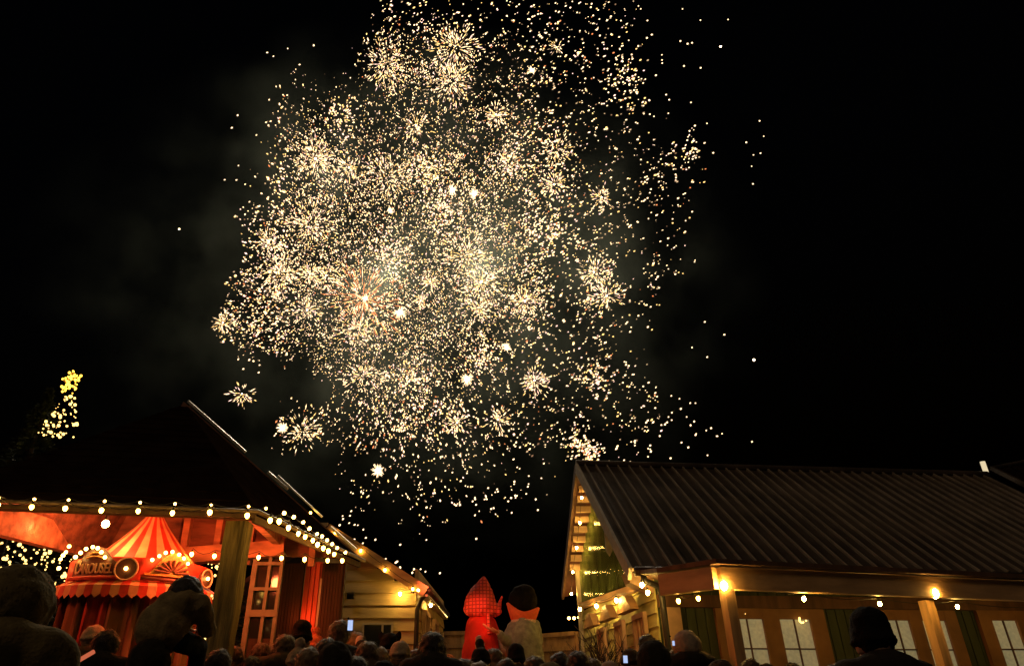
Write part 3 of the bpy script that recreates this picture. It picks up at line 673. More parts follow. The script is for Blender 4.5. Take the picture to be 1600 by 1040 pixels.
def hair_short(): mb = MB(); mb.ball(HC+V((0,-.022,.030)), (.090,.098,.095), 16, 12); mb.ball(HC+V((0,-.060,-.03)), (.074,.050,.06), 12, 8); return mb
def hair_long():
    mb = hair_short(); mb.ball(HC+V((0,-.070,-.10)), (.095,.055,.13), 14, 10)
    for sx in (-1,1): mb.cap(HC+V((sx*.070,-.02,.02)), HC+V((sx*.095,-.01,-.19)), .030, .032)
    mb.ball(HC+V((0,-.075,-.20)), (.105,.045,.08), 12, 8); return mb
def hair_bun(): mb = hair_short(); mb.ball(HC+V((0,-.08,.095)), .042, 12, 8); return mb
def beanie():
    mb = MB(); mb.ball(HC+V((0,-.010,.045)), (.094,.104,.100), 18, 12); mb.tube([HC+V((.091*cos(t*pi/10), -.010+.100*sin(t*pi/10), .022-.012*sin(t*pi/10))) for t in range(21)], .013, 8); return mb
def tall_beanie():
    mb = beanie(); mb.ball(HC+V((0,-.02,.105)), (.086,.092,.075), 14, 10); return mb
def bobble(): mb = beanie(); mb.ball(HC+V((0,-.01,.175)), .045, 12, 8); return mb
def hood():
    mb = MB(); mb.ball(HC+V((0,-.028,.012)), (.122,.122,.130), 18, 12); mb.ball(HC+V((0,-.05,-.10)), (.105,.095,.09), 14, 10)
    mb.tube([HC+V((.090*sin(t*pi/12), .045, .01+.105*cos(t*pi/12))) for t in range(25)], .024, 8); return mb
def eared():
    mb = beanie()
    for sx in (-1,1): mb.ball(HC+V((sx*.085,-.01,.115)), (.030,.018,.045), 10, 8)
    return mb
ME = {}
for p_ in POSES: ME['body_'+p_] = remesh(body_mb(p_), .0115 if p_ != 'stand' else .014, 'body', 2); ME['coat_'+p_] = remesh(coat_mb(p_, p_ == 'stand'), .017, 'coat', 3, .009, 9)
ME['pants'] = remesh(pants_mb(), .02, 'trousers', 3, .006, 10); ME['shoes'] = remesh(shoes_mb(), .014, 'shoes', 3)
for n_, f_, d_, sc in (('short',hair_short,.010,34),('long',hair_long,.012,30),('bun',hair_bun,.010,34),('beanie',beanie,.006,26),('tall',tall_beanie,.006,26),('bobble',bobble,.009,40),('hood',hood,.008,16),('eared',eared,.006,30)):
    ME[n_] = remesh(f_(), .010, 'hair' if n_ in ('short','long','bun') else ('hood' if n_ == 'hood' else 'hat'), 3, d_, sc)
def fuzz(me, n, L, w_, down_=.5, seed=1):
    rnd = random.Random(seed); bm = bmesh.new(); bm.from_mesh(me); bm.faces.ensure_lookup_table(); fl_ = list(bm.faces); zmx = max(v.co.z for v in bm.verts)
    for _ in range(n):
        f = rnd.choice(fl_); c = f.calc_center_median(); nn = f.normal.copy(); t = V((rnd.uniform(-1,1), rnd.uniform(-1,1), -down_*2)); t = (t-nn*t.dot(nn)); t = t.normalized() if t.length > .01 else nn
        l_ = L*rnd.uniform(.4,1.2); a = c-nn*.002; b = c+(nn*rnd.uniform(.15,.6)+t).normalized()*l_*.55; e = b+(t+V((0,0,-.3))).normalized()*l_*.45; sd = nn.cross(t).normalized()*w_
        vs = [bm.verts.new(p) for p in (a-sd, a+sd, b+sd*.8, b-sd*.8, e)]; bm.faces.new((vs[0],vs[1],vs[2],vs[3])); bm.faces.new((vs[3],vs[2],vs[4]))
    bm.to_mesh(me); bm.free()
for i_, (n_, c_, L_) in enumerate((('short',900,.045),('long',1300,.075),('bun',900,.045),('hood',500,.022),('bobble',900,.022),('beanie',350,.014),('tall',350,.014))): fuzz(ME[n_], c_, L_, .0016 if i_ < 3 else .0012, .5, i_)
HAT = {'beanie','tall','bobble','eared'}
def mobj(me, name, m, parent):
    o = bpy.data.objects.new(name, me); S.collection.objects.link(o); o.parent = parent
    o.material_slots[0].link = 'OBJECT'; o.material_slots[0].material = m; return o
TOPZ = {'short':1.75,'long':1.75,'bun':1.79,'beanie':1.77,'tall':1.81,'bobble':1.84,'hood':1.765,'eared':1.79}
def person(px, py, Y, headgear, label, hm, cm, pose='stand', rz=0, smin=.80, smax=1.16, lean=0):
    t = aty(px, py, Y); s = (t.z-gz(Y))/TOPZ[headgear]; s = max(smin, min(smax, s))
    zb = t.z - s*TOPZ[headgear]
    o = thing('person', label, 'person', (t.x, Y, zb if abs(zb-gz(Y)) > .02 else gz(Y)), 'crowd watching the fireworks', radians(rz))
    o.location.z = gz(Y); 
    o.scale = (s, s, s if abs((t.z-gz(Y))/TOPZ[headgear]-s) < .01 else s)
    mobj(ME['body_'+pose], 'body', M['skin'], o); mobj(ME['coat_'+pose], 'coat', cm, o).scale = (1.06, 1.06, 1.035); mobj(ME['pants'], 'trousers', CL[2], o); mobj(ME['shoes'], 'shoes', CL[0], o)
    mobj(ME[headgear], 'hat' if headgear in HAT else ('hood' if headgear == 'hood' else 'hair'), hm, o)
    return o
def phone(px, py, Y, label, w_=.075, h=.15, tilt=.15, rz=0):
    c = aty(px, py, Y); o = thing('smartphone', label, 'phone', c, 'lit phones held up in the crowd', rz)
    Rm = Matrix.Rotation(tilt, 3, 'X')
    MB().box(c, (w_, .009, h), Rm).build('case', M['black_metal'], o); MB().box(c+Rm @ V((0,-.006,0)), (w_*.88,.002,h*.88), Rm).build('screen', M['screen'], o)
    MB().tube([c+Rm @ V((-.02,.005,.05)), c+Rm @ V((-.02,.008,.05))], .008, 8).build('camera_lens', M['glass_dark'], o)
P = person
big = P(40, 884, 2.45, 'hood', 'person in a big olive hood filling the lower left corner', CL[3], CL[3], smax=1.25)
P(172, 983, 5.2, 'short', 'dark haired person standing between the corner hood and the child on shoulders', HAIRM[0], CL[0])
P(151, 975, 6.2, 'beanie', 'person in a pale wool hat half hidden beside the striped booth', M['wool_pale'], CL[1])
P(345, 1013, 4.9, 'short', 'dark head just under the thick wooden post', HAIRM[0], CL[0])
P(367, 1008, 6.4, 'long', 'long haired person at the right foot of the thick wooden post', HAIRM[1], CL[1])
P(410, 1003, 6.9, 'long', 'person with brown hair in front of the tall lattice window', HAIRM[1], CL[4])
P(447, 990, 6.3, 'long', 'brown haired person in front of the brown board wall', HAIRM[1], CL[1], rz=15)
P(474, 966, 7.0, 'tall', 'person in a tall dark hat in front of the red door', M['wool_black'], CL[0])
P(495, 979, 7.6, 'bobble', 'small person in a coral red wool hat beside the red door', M['wool_red'], CL[5])
P(470, 996, 5.7, 'bobble', 'person in a fuzzy pale bobble hat below the tall dark hat', M['wool_pale'], CL[4])
P(484, 1010, 5.0, 'short', 'fair haired person low in the crowd left of the lit phone', HAIRM[2], CL[1])
P(512, 996, 5.7, 'short', 'dark haired person just left of the person lifting a phone', HAIRM[0], CL[2])
P(532, 968, 6.4, 'short', 'tall person lifting a glowing phone in front of the clapboard wall', HAIRM[1], CL[0], 'phone', 0)
P(526, 1002, 4.6, 'hood', 'person in a dark hood low in front of the phone holder', CL[0], CL[0])
phone(547.5, 976, 5.8, 'phone with a bright bluish screen lifted before the clapboard wall', .045, .085)
P(557, 986, 7.8, 'long', 'small long haired person right of the lifted phone', HAIRM[2], CL[5])
P(575, 1001, 6.0, 'long', 'auburn haired person under the small dark house window', HAIRM[1], CL[1])
P(610, 984, 7.0, 'eared', 'child in a dark hat with two ears raised above the crowd', M['wool_black'], CL[0], smax=1.12)
P(594, 1010, 6.4, 'short', 'fair haired person left of the eared hat', HAIRM[2], CL[4])
P(626, 1000, 6.2, 'beanie', 'person in a light knitted hat left of the dark downpipe', M['wool_pale'], CL[0])
P(676, 986, 5.3, 'long', 'large head of long dark hair right of the dark downpipe', HAIRM[0], CL[0], smax=1.2)
P(717, 1030, 6.6, 'short', 'person raising an open hand left of the red costumed figure', HAIRM[0], CL[0], 'cheer')
P(700, 1022, 7.5, 'hood', 'person in an orange hooded coat low beside the raised hand', cloth('cloth_orange', (.65,.20,.05)), cloth('cloth_orange_coat', (.65,.20,.05)))
P(751, 1010, 6.6, 'beanie', 'dark beanie in front of the hem of the red dress', M['wool_black'], CL[0])
P(748, 1033, 4.4, 'short', 'pale fair head at the very bottom below the red figure', HAIRM[2], CL[5])
P(772, 1012, 7.4, 'long', 'brown haired person between the two costumed figures', HAIRM[1], CL[4])
P(806, 1003, 7.2, 'tall', 'person in a tall dark hat in front of the grey coat', M['wool_black'], CL[0])
P(835, 1024, 5.9, 'long', 'grey brown head at the bottom right of the grey coat', HAIRM[1], CL[1])
P(874, 1018, 6.0, 'short', 'round dark head in front of the left end of the right fence', HAIRM[0], CL[0])
P(902, 1016, 5.8, 'long', 'dark long haired person in front of the right fence end', HAIRM[0], CL[2])
P(925, 1027, 6.2, 'long', 'brown haired person left of the bare shrub', HAIRM[1], CL[1])
P(952, 1031, 5.6, 'beanie', 'pale cap low in front of the bare shrub', M['wool_pale'], CL[4])
P(984, 1012, 6.5, 'beanie', 'person filming low with a phone in front of the tall windows', CL[1], CL[1], 'phone')
phone(977, 1029, 5.4, 'phone with a pale blue screen low in front of the tall windows', .034, .055)
P(1010, 990, 7.6, 'short', 'person behind the big dark hood below the window string', HAIRM[0], CL[0])
P(1018, 1000, 5.0, 'hood', 'big dark hooded head left of the black downpipe', CL[0], CL[0])
P(1070, 984, 6.4, 'hood', 'person in a fur trimmed pale hood left of the first porch post', M['wool_pale'], CL[0])
P(1056, 1012, 7.5, 'short', 'small dark head by the phone next to the black downpipe', HAIRM[1], CL[1], 'phone')
phone(1052, 1004, 6.0, 'small dim phone screen beside the black downpipe', .022, .04)
P(1096, 1016, 7.0, 'long', 'long haired person behind the fur trimmed hood', HAIRM[1], CL[4])
P(1170, 1028, 6.2, 'short', 'head in front of the left frosted door pane', HAIRM[1], CL[1])
P(1196, 1035, 6.0, 'beanie', 'low dark hat in front of the first frosted door', CL[1], CL[1])
P(1350, 945, 3.35, 'tall', 'person in a chunky dark knitted hat before the right porch', M['wool_black'], CL[0], smax=1.22)
P(1302, 1036, 5.2, 'short', 'low head left of the chunky knitted hat', HAIRM[1], CL[1])
for x_, y_, Y_, hg_, hm_, cm_, lab_ in ((395,1024,6.0,'long',HAIRM[0],CL[0],'dark head low between post and lattice window'),(428,1019,7.4,'beanie',M['wool_pale'],CL[5],'pale hat low at the foot of the lattice window'),
    (556,1024,4.9,'long',HAIRM[0],CL[0],'dark long haired head below the lifted phone'),(600,1030,4.8,'beanie',M['wool_black'],CL[0],'dark hat at the bottom edge below the eared hat'),(648,1014,6.8,'short',HAIRM[1],CL[4],'head right against the foot of the clapboard downpipe'),
    (726,1028,5.6,'long',HAIRM[1],CL[1],'brown head low beside the raised hand'),(792,1028,5.8,'short',HAIRM[0],CL[1],'dark head low between the tall hat and the grey brown head'),(858,1034,5.0,'hood',CL[3],CL[3],'olive hood at the bottom edge before the fence'),
    (890,1031,6.8,'bobble',M['wool_pale'],CL[4],'small pale bobble hat low before the fence'),(1040,1030,6.6,'short',HAIRM[0],CL[0],'dark head at the foot of the black downpipe'),(1124,1030,5.4,'hood',CL[1],CL[1],'brown hood low beside the first porch post'),
    (1236,1034,7.2,'long',HAIRM[0],CL[0],'dark head low in front of the first door right pane'),(1425,1036,5.0,'short',HAIRM[0],CL[0],'head low right of the chunky knitted hat')):
    P(x_, y_, Y_, hg_, 'person with '+lab_, hm_, cm_, rz=random.uniform(-25,25))
# adult with a child on the shoulders
P(240, 998, 4.1, 'hood', 'person in a black hood carrying a child on the shoulders', CL[0], CL[0], smax=1.2)
ch = thing('person', 'child in a puffy grey coat leaning forward on the hooded adult shoulders', 'person', aty(262, 1000, 4.2), 'crowd watching the fireworks')
c0 = aty(262, 985, 4.2); hd = aty(289, 934, 4.25)
bm_ = MB(); bm_.cap(c0, c0+V((.07,.02,.14)), .085, .08); bm_.cap(c0+V((.07,.02,.14)), hd-V((.01,0,.06)), .05, .04); head(bm_, hd, .98)
for sx in (-1,1):
    s0 = c0+V((.07+sx*.09,.02,.14)); bm_.cap(s0, s0+V((sx*.02,.10,-.12)), .035, .03); bm_.cap(s0+V((sx*.02,.10,-.12)), s0+V((-.02*sx,.22,-.10)), .03, .022); hand(bm_, s0+V((-.02*sx,.22,-.10)), (-.2*sx,1,-.2), (0,0,1), .75)
    h0 = c0+V((sx*.08,.02,-.05)); bm_.cap(h0, h0+V((sx*.03,.20,-.02)), .055, .045); bm_.cap(h0+V((sx*.03,.20,-.02)), h0+V((sx*.03,.22,-.28)), .042, .03); bm_.ball(h0+V((sx*.03,.26,-.31)), (.03,.08,.03), 10, 8)
def wobj(mb, vox, name, m, parent, sm=3, disp=0, dsc=8):
    me = remesh(mb, vox, name, sm, disp, dsc); me.transform(Matrix.Translation(-worg(parent))); me.materials[0] = m
    o = bpy.data.objects.new(name, me); S.collection.objects.link(o); o.parent = parent; return o
wobj(bm_, .010, 'body', M['skin'], ch, 2)
ct = MB(); ct.ball(c0+V((-.03,.0,.02)), (.155,.13,.15), 16, 12); ct.ball(c0+V((.02,.01,.13)), (.13,.11,.10), 14, 10); ct.ball(c0+V((.06,0,.17)), (.09,.09,.06))
for sx in (-1,1): s0 = c0+V((.07+sx*.09,.02,.14)); ct.cap(s0, s0+V((sx*.02,.10,-.12)), .058, .05); ct.cap(s0+V((sx*.02,.10,-.12)), s0+V((-.02*sx,.20,-.10)), .05, .04)
wobj(ct, .014, 'coat', cloth('cloth_puffy', (.26,.19,.09)), ch, 3, .010, 12)
wobj(MB().ball(hd+V((.003,-.015,.02)), (.100,.105,.104), 16, 12).ball(hd+V((-.005,-.045,-.07)), (.085,.070,.095), 12, 8), .010, 'hair', HAIRM[0], ch, 3, .010, 34)
lg = MB()
for sx in (-1,1): h0 = c0+V((sx*.08,.02,-.05)); lg.cap(h0, h0+V((sx*.03,.20,-.02)), .066, .055); lg.cap(h0+V((sx*.03,.20,-.02)), h0+V((sx*.03,.22,-.25)), .052, .042)
wobj(lg, .014, 'trousers', CL[2], ch, 3, .004, 12)
arm = thing('striped_stick', 'pinkish glowing stick held up at the lower left of the crowd', 'toy', aty(125,1030,4.6))
MB().tube([aty(104,1042,4.6), aty(147,1017,4.6)], .013, 10).build('stick', glow('stick_glow', (1,.22,.10), .55), arm, True)
MB().tube([aty(96,1047,4.6), aty(104,1042,4.6)], .016, 10).build('grip', M['black_metal'], arm)

# costumed figures
def plaid():
    m = bpy.data.materials.new('red_plaid'); m.use_nodes = True; n = m.node_tree.nodes; l = m.node_tree.links; b = n['Principled BSDF']; b.inputs['Roughness'].default_value = .85
    tc_ = n.new('ShaderNodeTexCoord'); outs = []
    for ax in ('X','Z'):
        wv = n.new('ShaderNodeTexWave'); wv.wave_type = 'BANDS'; wv.bands_direction = ax; wv.inputs['Scale'].default_value = 6.0; wv.inputs['Distortion'].default_value = .8; wv.inputs['Detail Scale'].default_value = 2
        l.new(tc_.outputs['Object'], wv.inputs[0]); outs.append(wv)
    mx = n.new('ShaderNodeMath'); mx.operation = 'MAXIMUM'; l.new(outs[0].outputs[1], mx.inputs[0]); l.new(outs[1].outputs[1], mx.inputs[1])
    r = n.new('ShaderNodeValToRGB'); r.color_ramp.elements[0].color = (.85,.09,.06,1); r.color_ramp.elements[1].color = (.40,.025,.02,1); r.color_ramp.elements[0].position = .78; r.color_ramp.elements[1].position = .93
    l.new(mx.outputs[0], r.inputs[0]); l.new(r.outputs[0], b.inputs['Base Color']); return m
M['plaid'] = plaid(); M['dress_red'] = cloth('dress_red', (.75,.035,.025), scale=7, bump=.4, var=.12); M['coat_grey'] = cloth('coat_grey', (.22,.225,.18), scale=14)
M['collar_orange'] = cloth('collar_orange', (.85,.16,.06), var=.12); M['paw'] = cloth('paw', (.80,.30,.16), var=.12); M['fur_pale'] = cloth('fur_pale', (.62,.42,.30))
m1 = aty(752, 1030, 11); m1.z = SZ; Y1 = 11.0
red = thing('person', 'performer in a red dress and tall pointed red plaid bonnet seen from behind on stage', 'person', m1, 'costumed pair on stage')
bx = MB(); o_ = m1
bx.ball(o_+V((0,0,1.02)), (.17,.13,.24)); bx.ball(o_+V((0,0,.75)), (.17,.13,.2)); bx.cap(o_+V((0,0,1.2)), o_+V((0,0,1.32)), .06, .055); head(bx, o_+V((0,.02,1.42)), 1.15)
for sx in (-1,1): bx.cap(o_+V((sx*.09,0,.72)), o_+V((sx*.1,0,.4)), .08, .06); bx.cap(o_+V((sx*.1,0,.4)), o_+V((sx*.1,0,.08)), .06, .045); bx.ball(o_+V((sx*.1,.05,.05)), (.05,.12,.045))
bx.cap(o_+V((.15,0,1.16)), o_+V((.24,.10,.98)), .05, .045); bx.cap(o_+V((.24,.10,.98)), o_+V((.30,.02,.80)), .045, .035); hand(bx, o_+V((.30,.02,.80)), (.6,0,-.5), (0,1,0), 1.1)
bx.cap(o_+V((-.15,0,1.16)), o_+V((-.20,.14,.95)), .05, .045); bx.cap(o_+V((-.20,.14,.95)), o_+V((-.10,.24,.85)), .045, .035); hand(bx, o_+V((-.10,.24,.85)), (.6,.5,0), (0,0,1), 1.1)
wobj(bx, .013, 'body', M['skin'], red, 2)
dr_ = MB(); dr_.tube([o_+V((0,0,.06)), o_+V((0,0,.35)), o_+V((.0,0,.70)), o_+V((0,0,1.0)), o_+V((0,0,1.16)), o_+V((0,0,1.26))], [.37,.34,.29,.225,.19,.12], 28)
dr_.cap(o_+V((-.12,0,1.19)), o_+V((.12,0,1.19)), .075, .075); dr_.cap(o_+V((.15,0,1.16)), o_+V((.22,.10,1.0)), .075, .065); dr_.cap(o_+V((-.15,0,1.16)), o_+V((-.20,.14,.97)), .075, .065)
wobj(dr_, .018, 'dress', M['dress_red'], red, 4, .018, 5)
bo = MB(); hc_ = o_+V((.0,.0,1.48)); tip = aty(756, 903, 11)
bo.tube([hc_+V((0,0,-.22)), hc_+V((0,0,-.12)), hc_+V((-.01,0,.02)), hc_.lerp(tip,.45), hc_.lerp(tip,.75), tip+V((0,0,.03))], [.20,.255,.225,.165,.10,.02], 24)
bo.ball(hc_+V((-.20,0,-.14)), (.075,.10,.07)); bo.ball(hc_+V((.21,.02,-.16)), (.10,.12,.07)); bo.cap(hc_+V((.24,.02,-.17)), hc_+V((.32,.0,.04)), .05, .02)
bo.ball(hc_+V((0,-.02,-.19)), (.24,.20,.07))
wobj(bo, .016, 'bonnet', M['plaid'], red, 3, .022, 7)
wobj(MB().tube([o_+V((.10,-.19,1.25)), o_+V((.11,-.21,1.12)), o_+V((.12,-.24,.98))], [.03,.035,.04], 8), .012, 'ribbon', M['plaid'], red, 2)
m2 = aty(820, 1030, 11); m2.z = SZ
mol = thing('person', 'performer in a long grey coat with orange collar and round black hat seen from behind', 'person', m2, 'costumed pair on stage')
o_ = m2; bx = MB()
bx.ball(o_+V((0,0,1.0)), (.19,.14,.26)); bx.ball(o_+V((0,0,.72)), (.18,.14,.2)); bx.cap(o_+V((0,0,1.15)), o_+V((0,0,1.30)), .07, .06); head(bx, o_+V((0,.02,1.40)), 1.15)
for sx in (-1,1): bx.cap(o_+V((sx*.1,0,.7)), o_+V((sx*.11,0,.4)), .08, .06); bx.cap(o_+V((sx*.11,0,.4)), o_+V((sx*.11,0,.08)), .06, .045); bx.ball(o_+V((sx*.11,.05,.05)), (.05,.12,.045))
bx.cap(o_+V((-.17,0,1.12)), o_+V((-.28,-.14,.90)), .055, .05); bx.cap(o_+V((-.28,-.14,.90)), o_+V((-.38,-.26,1.0)), .05, .045)
bx.cap(o_+V((.17,0,1.12)), o_+V((.22,.10,.90)), .055, .05); bx.cap(o_+V((.22,.10,.90)), o_+V((.08,.22,.84)), .05, .04); hand(bx, o_+V((.08,.22,.84)), (-.8,.4,0), (0,0,1), 1.1)
wobj(bx, .014, 'body', M['skin'], mol, 2)
gl = MB(); hand(gl, o_+V((-.36,-.26,1.00)), (-1,-.1,.3), (0,0,1), 1.65, .3); wobj(gl, .009, 'glove', M['paw'], mol, 1)
co_ = MB(); co_.tube([o_+V((.02,0,.05)), o_+V((.02,0,.45)), o_+V((.0,0,.80)), o_+V((0,0,1.03)), o_+V((0,0,1.15)), o_+V((0,0,1.24))], [.31,.295,.27,.235,.19,.12], 28)
co_.cap(o_+V((-.13,0,1.14)), o_+V((.13,0,1.14)), .08, .08); co_.cap(o_+V((-.17,0,1.10)), o_+V((-.28,-.14,.90)), .085, .075); co_.cap(o_+V((-.28,-.14,.90)), o_+V((-.36,-.25,.98)), .075, .06); co_.cap(o_+V((.17,0,1.12)), o_+V((.22,.10,.92)), .085, .075)
wobj(co_, .018, 'coat', M['coat_grey'], mol, 4, .016, 6)
cl_ = MB(); N = 28; R1 = []
for i in range(N):
    a = 2*pi*i/N; up_ = .12*abs(cos(a))**1.6*(1.25 if cos(a) < 0 else .7); d_ = V((cos(a), sin(a)*.75, 0))
    for (rr, zz) in ((.14,1.15),(.19,1.25),(.24,1.29+up_)): R1.append(o_+d_*rr+V((0,0,zz)))
fs = []
for i in range(N):
    j = (i+1)%N
    for k_ in (0,1): fs.append((i*3+k_, j*3+k_, j*3+k_+1, i*3+k_+1))
cl_.add(R1, fs); cl_.add([p_*1+ (o_-p_)*.03*V((1,1,0)).length*0 + V((0,0,-.004)) for p_ in R1], [tuple(reversed(f)) for f in fs])
co2 = cl_.build('collar', M['collar_orange'], mol, True); sm_ = co2.modifiers.new('t','SOLIDIFY'); sm_.thickness = .015
wobj(MB().tube([o_+V((.16*cos(t*pi/10), .13*sin(t*pi/10), 1.17)) for t in range(21)], .035, 8), .014, 'fur_trim', M['fur_pale'], mol, 2, .01, 30)
ht = MB(); ht.ball(o_+V((0,0,1.47)), (.222,.20,.18), 20, 12); ht.ball(o_+V((.02,0,1.60)), (.17,.15,.10), 16, 10); wobj(ht, .016, 'hat', M['wool_black'], mol, 3, .012, 12)
# stage light on the pair (unseen warm red spots placed by the house eave)
plight('stage_spot', V((-.9,8.7,2.9)), (1,.16,.07), 150, .08, 'SPOT', m1+V((0,0,1.2)), 16)
plight('stage_spot', V((-.7,9.0,2.9)), (1,.34,.15), 45, .08, 'SPOT', m2+V((-.25,0,1.2)), 22)

# ------------------------------------------------------------------ trees
def cluster(px, py, n, lab):  # glowing specks in place of fairy lights reflected in the doors
    pts_ = [aty(px+random.uniform(-9,9), py+random.uniform(-5,5), 8.95) for _ in range(n)]; o = thing('door_glints', lab, 'fairy lights', pts_[0], 'little clusters of reflected specks over the porch doors')
    for p_ in pts_: inst(FAIRY, p_, o, 0, random.uniform(.7,1.1))
def conifer(base, H, R, label, n=2600, lean=(0,0), name='conifer_tree'):
    base = V(base); o = thing(name, label, 'tree', base); 
    MB().tube([base, base+V((0,0,H*.5)), base+V((0,0,H*.98))], [R*.10,R*.06,.01], 8).build('trunk', M['bark'], o, True)
    mb = MB()
    for i in range(n):
        t = random.random()**.75; h = H*(.10+.90*t); rr = R*(1-t)**.9*(.35+.65*random.random()**.4)*(1+.18*sin(h*9)); a = random.uniform(0,2*pi)
        c = base+V((rr*cos(a), rr*sin(a), h-rr*.18)); L = random.uniform(.05,.13)*(1+R*.25); w_ = L*.28
        d = V((cos(a)+random.uniform(-.6,.6), sin(a)+random.uniform(-.6,.6), random.uniform(-.5,.35))).normalized(); s_ = d.cross(V((random.uniform(-1,1),random.uniform(-1,1),1))).normalized()*w_
        mb.add([c-d*L*.5, c+s_, c+d*L*.5, c-s_], [(0,1,2,3)])
    mb.build('crown', M['needles'], o); return o
def fairy(label, pts, m='fairy', r=.0125, cat='fairy lights'):
    mb = MB()
    for p_ in pts: mb.ball(p_, r*random.choice((.4,.5,.6,.7,.9,1.2,1.6)), 8, 6)
    o = mb.build('fairy_lights', M[m]); top(o, pts[0]); tag(o, label, cat, None, 'stuff'); return o
cluster(1158,961,5,'little cluster of glowing specks as reflections over the left frosted door'); cluster(1255,970,7,'brighter cluster of glowing specks as reflections at the top of the first door right pane')
star_p = aty(112, 596, 12)
conifer((star_p.x-.35, 12.0, gz(12)), star_p.z-gz(12)-.15, 1.5, 'tall dark conifer with fairy lights rising behind the barn roof', 3600)
ptsT = []
while len(ptsT) < 85:
    py = random.uniform(617, 683); t = (py-612)/70; xl, xr = 106-t*55, 118+t*6; px = random.uniform(xl, xr)
    ptsT.append(aty(px, py, random.uniform(11.1, 11.9)))
fairy('white fairy lights on the conifer top behind the barn roof', ptsT, r=.017)
st5 = thing('tree_star', 'glowing yellow star on top of the tall conifer', 'star', star_p)
sm = MB(); fr_ = []
for i in range(10): a = pi/2+i*pi/5+.15; r_ = .24 if i%2 == 0 else .10; fr_.append(star_p+V((cos(a)*r_*.8, 0, sin(a)*r_)))
sm.tube(fr_+[fr_[0]], .010, 6); sm.build('frame', M['gold'], st5)
sb = MB()
for i in range(10):
    a_, b_ = fr_[i], fr_[(i+1)%10]
    for t in (0,.33,.66): sb.ball(a_.lerp(b_,t)+V((random.uniform(-.035,.035),-.02,random.uniform(-.035,.035))), random.choice((.012,.017,.022)), 8, 6)
for i in range(26): sb.ball(star_p+V((random.gauss(0,.085),-.03,random.gauss(-.06,.13))), random.choice((.012,.018,.024)), 8, 6)
sb.build('bulbs', M['fairy_yellow'], st5)
conifer((-5.6, 9.2, gz(9.2)), 3.1, 1.5, 'broad dark conifer full of fairy lights left of the booth', 3200)
pl = []
for _ in range(150):
    px = random.uniform(-20,118); py = random.triangular(822,945,850)
    if py < 822+px*.3: continue
    pl.append(aty(px, py, random.uniform(8.0, 8.6)))
fairy('dense fairy lights on the broad conifer left of the booth', pl, r=.0135)
conifer((-3.15, 9.4, gz(9.4)), 2.75, .62, 'slim dark conifer with fairy lights right of the booth', 1500)
pl = [aty(random.gauss(333,7), random.gauss(880,12), 8.7) for _ in range(26)]+[aty(random.uniform(318,336)+ (10 if i%2 else 0), 930+i*4.2, 6.9) for i in range(26)]
fairy('fairy lights scattered between the booth and the thick wooden post', pl, r=.013)
# bare shrub by the hall
def shrub(base, H, label, seed):
    random.seed(seed); base = V(base); mb = MB()
    def br(p, d, L, r, k):
        q = p+d*L; mb.tube([p, p.lerp(q,.5)+V((random.uniform(-.02,.02),random.uniform(-.02,.02),0)), q], [r, r*.8, r*.6], 6)
        if k == 0: return
        for _ in range(3 if k > 1 else 2):
            nd = (d+V((random.uniform(-.7,.7), random.uniform(-.7,.7), random.uniform(-.1,.5)))).normalized(); br(p.lerp(q, random.uniform(.5,1)), nd, L*random.uniform(.6,.8), r*.62, k-1)
    o = thing('bare_shrub', label, 'shrub', base)
    for _ in range(5): br(base, V((random.uniform(-.45,.45), random.uniform(-.4,.4), 1)).normalized(), H*.36, .026, 4)
    mb.build('branches', M['bark'], o, True)
shrub(V((1.45, 8.6, gz(8.6))), 2.3, 'leafless branching shrub in front of the three tall windows', 5)
shrub(V((1.15, 10.6, gz(10.6))), 1.7, 'small leafless shrub beside the grey coated performer', 8)

# ------------------------------------------------------------------ fireworks
random.seed(4)
DY = 90.0
SP = [glow('spark_cream', (1,.69,.38), 2.9, False), glow('spark_gold', (1,.62,.20), 2.3, False), glow('spark_pink', (1,.62,.52), 2.2, False), glow('spark_orange', (1,.30,.10), 1.4, False), glow('spark_hot', (1,.74,.45), 12, False), glow('spark_dim', (1,.66,.36), .9, False), glow('spark_ember', (1,.55,.30), .35, False)]
def dep(p): return (p-V((0,0,CAMH))).dot(V((0, cos(PITCH), sin(PITCH))))
def spark(mb, c, d, L, r, mi):
    d = d.normalized(); x = d.cross(V((.3,.9,.2))).normalized(); y = d.cross(x)
    mb.add([c-d*L*.5, c+x*r, c+y*r, c-x*r, c-y*r, c+d*L*.5], [(0,2,1),(0,3,2),(0,4,3),(0,1,4),(5,1,2),(5,2,3),(5,3,4),(5,4,1)], mi)
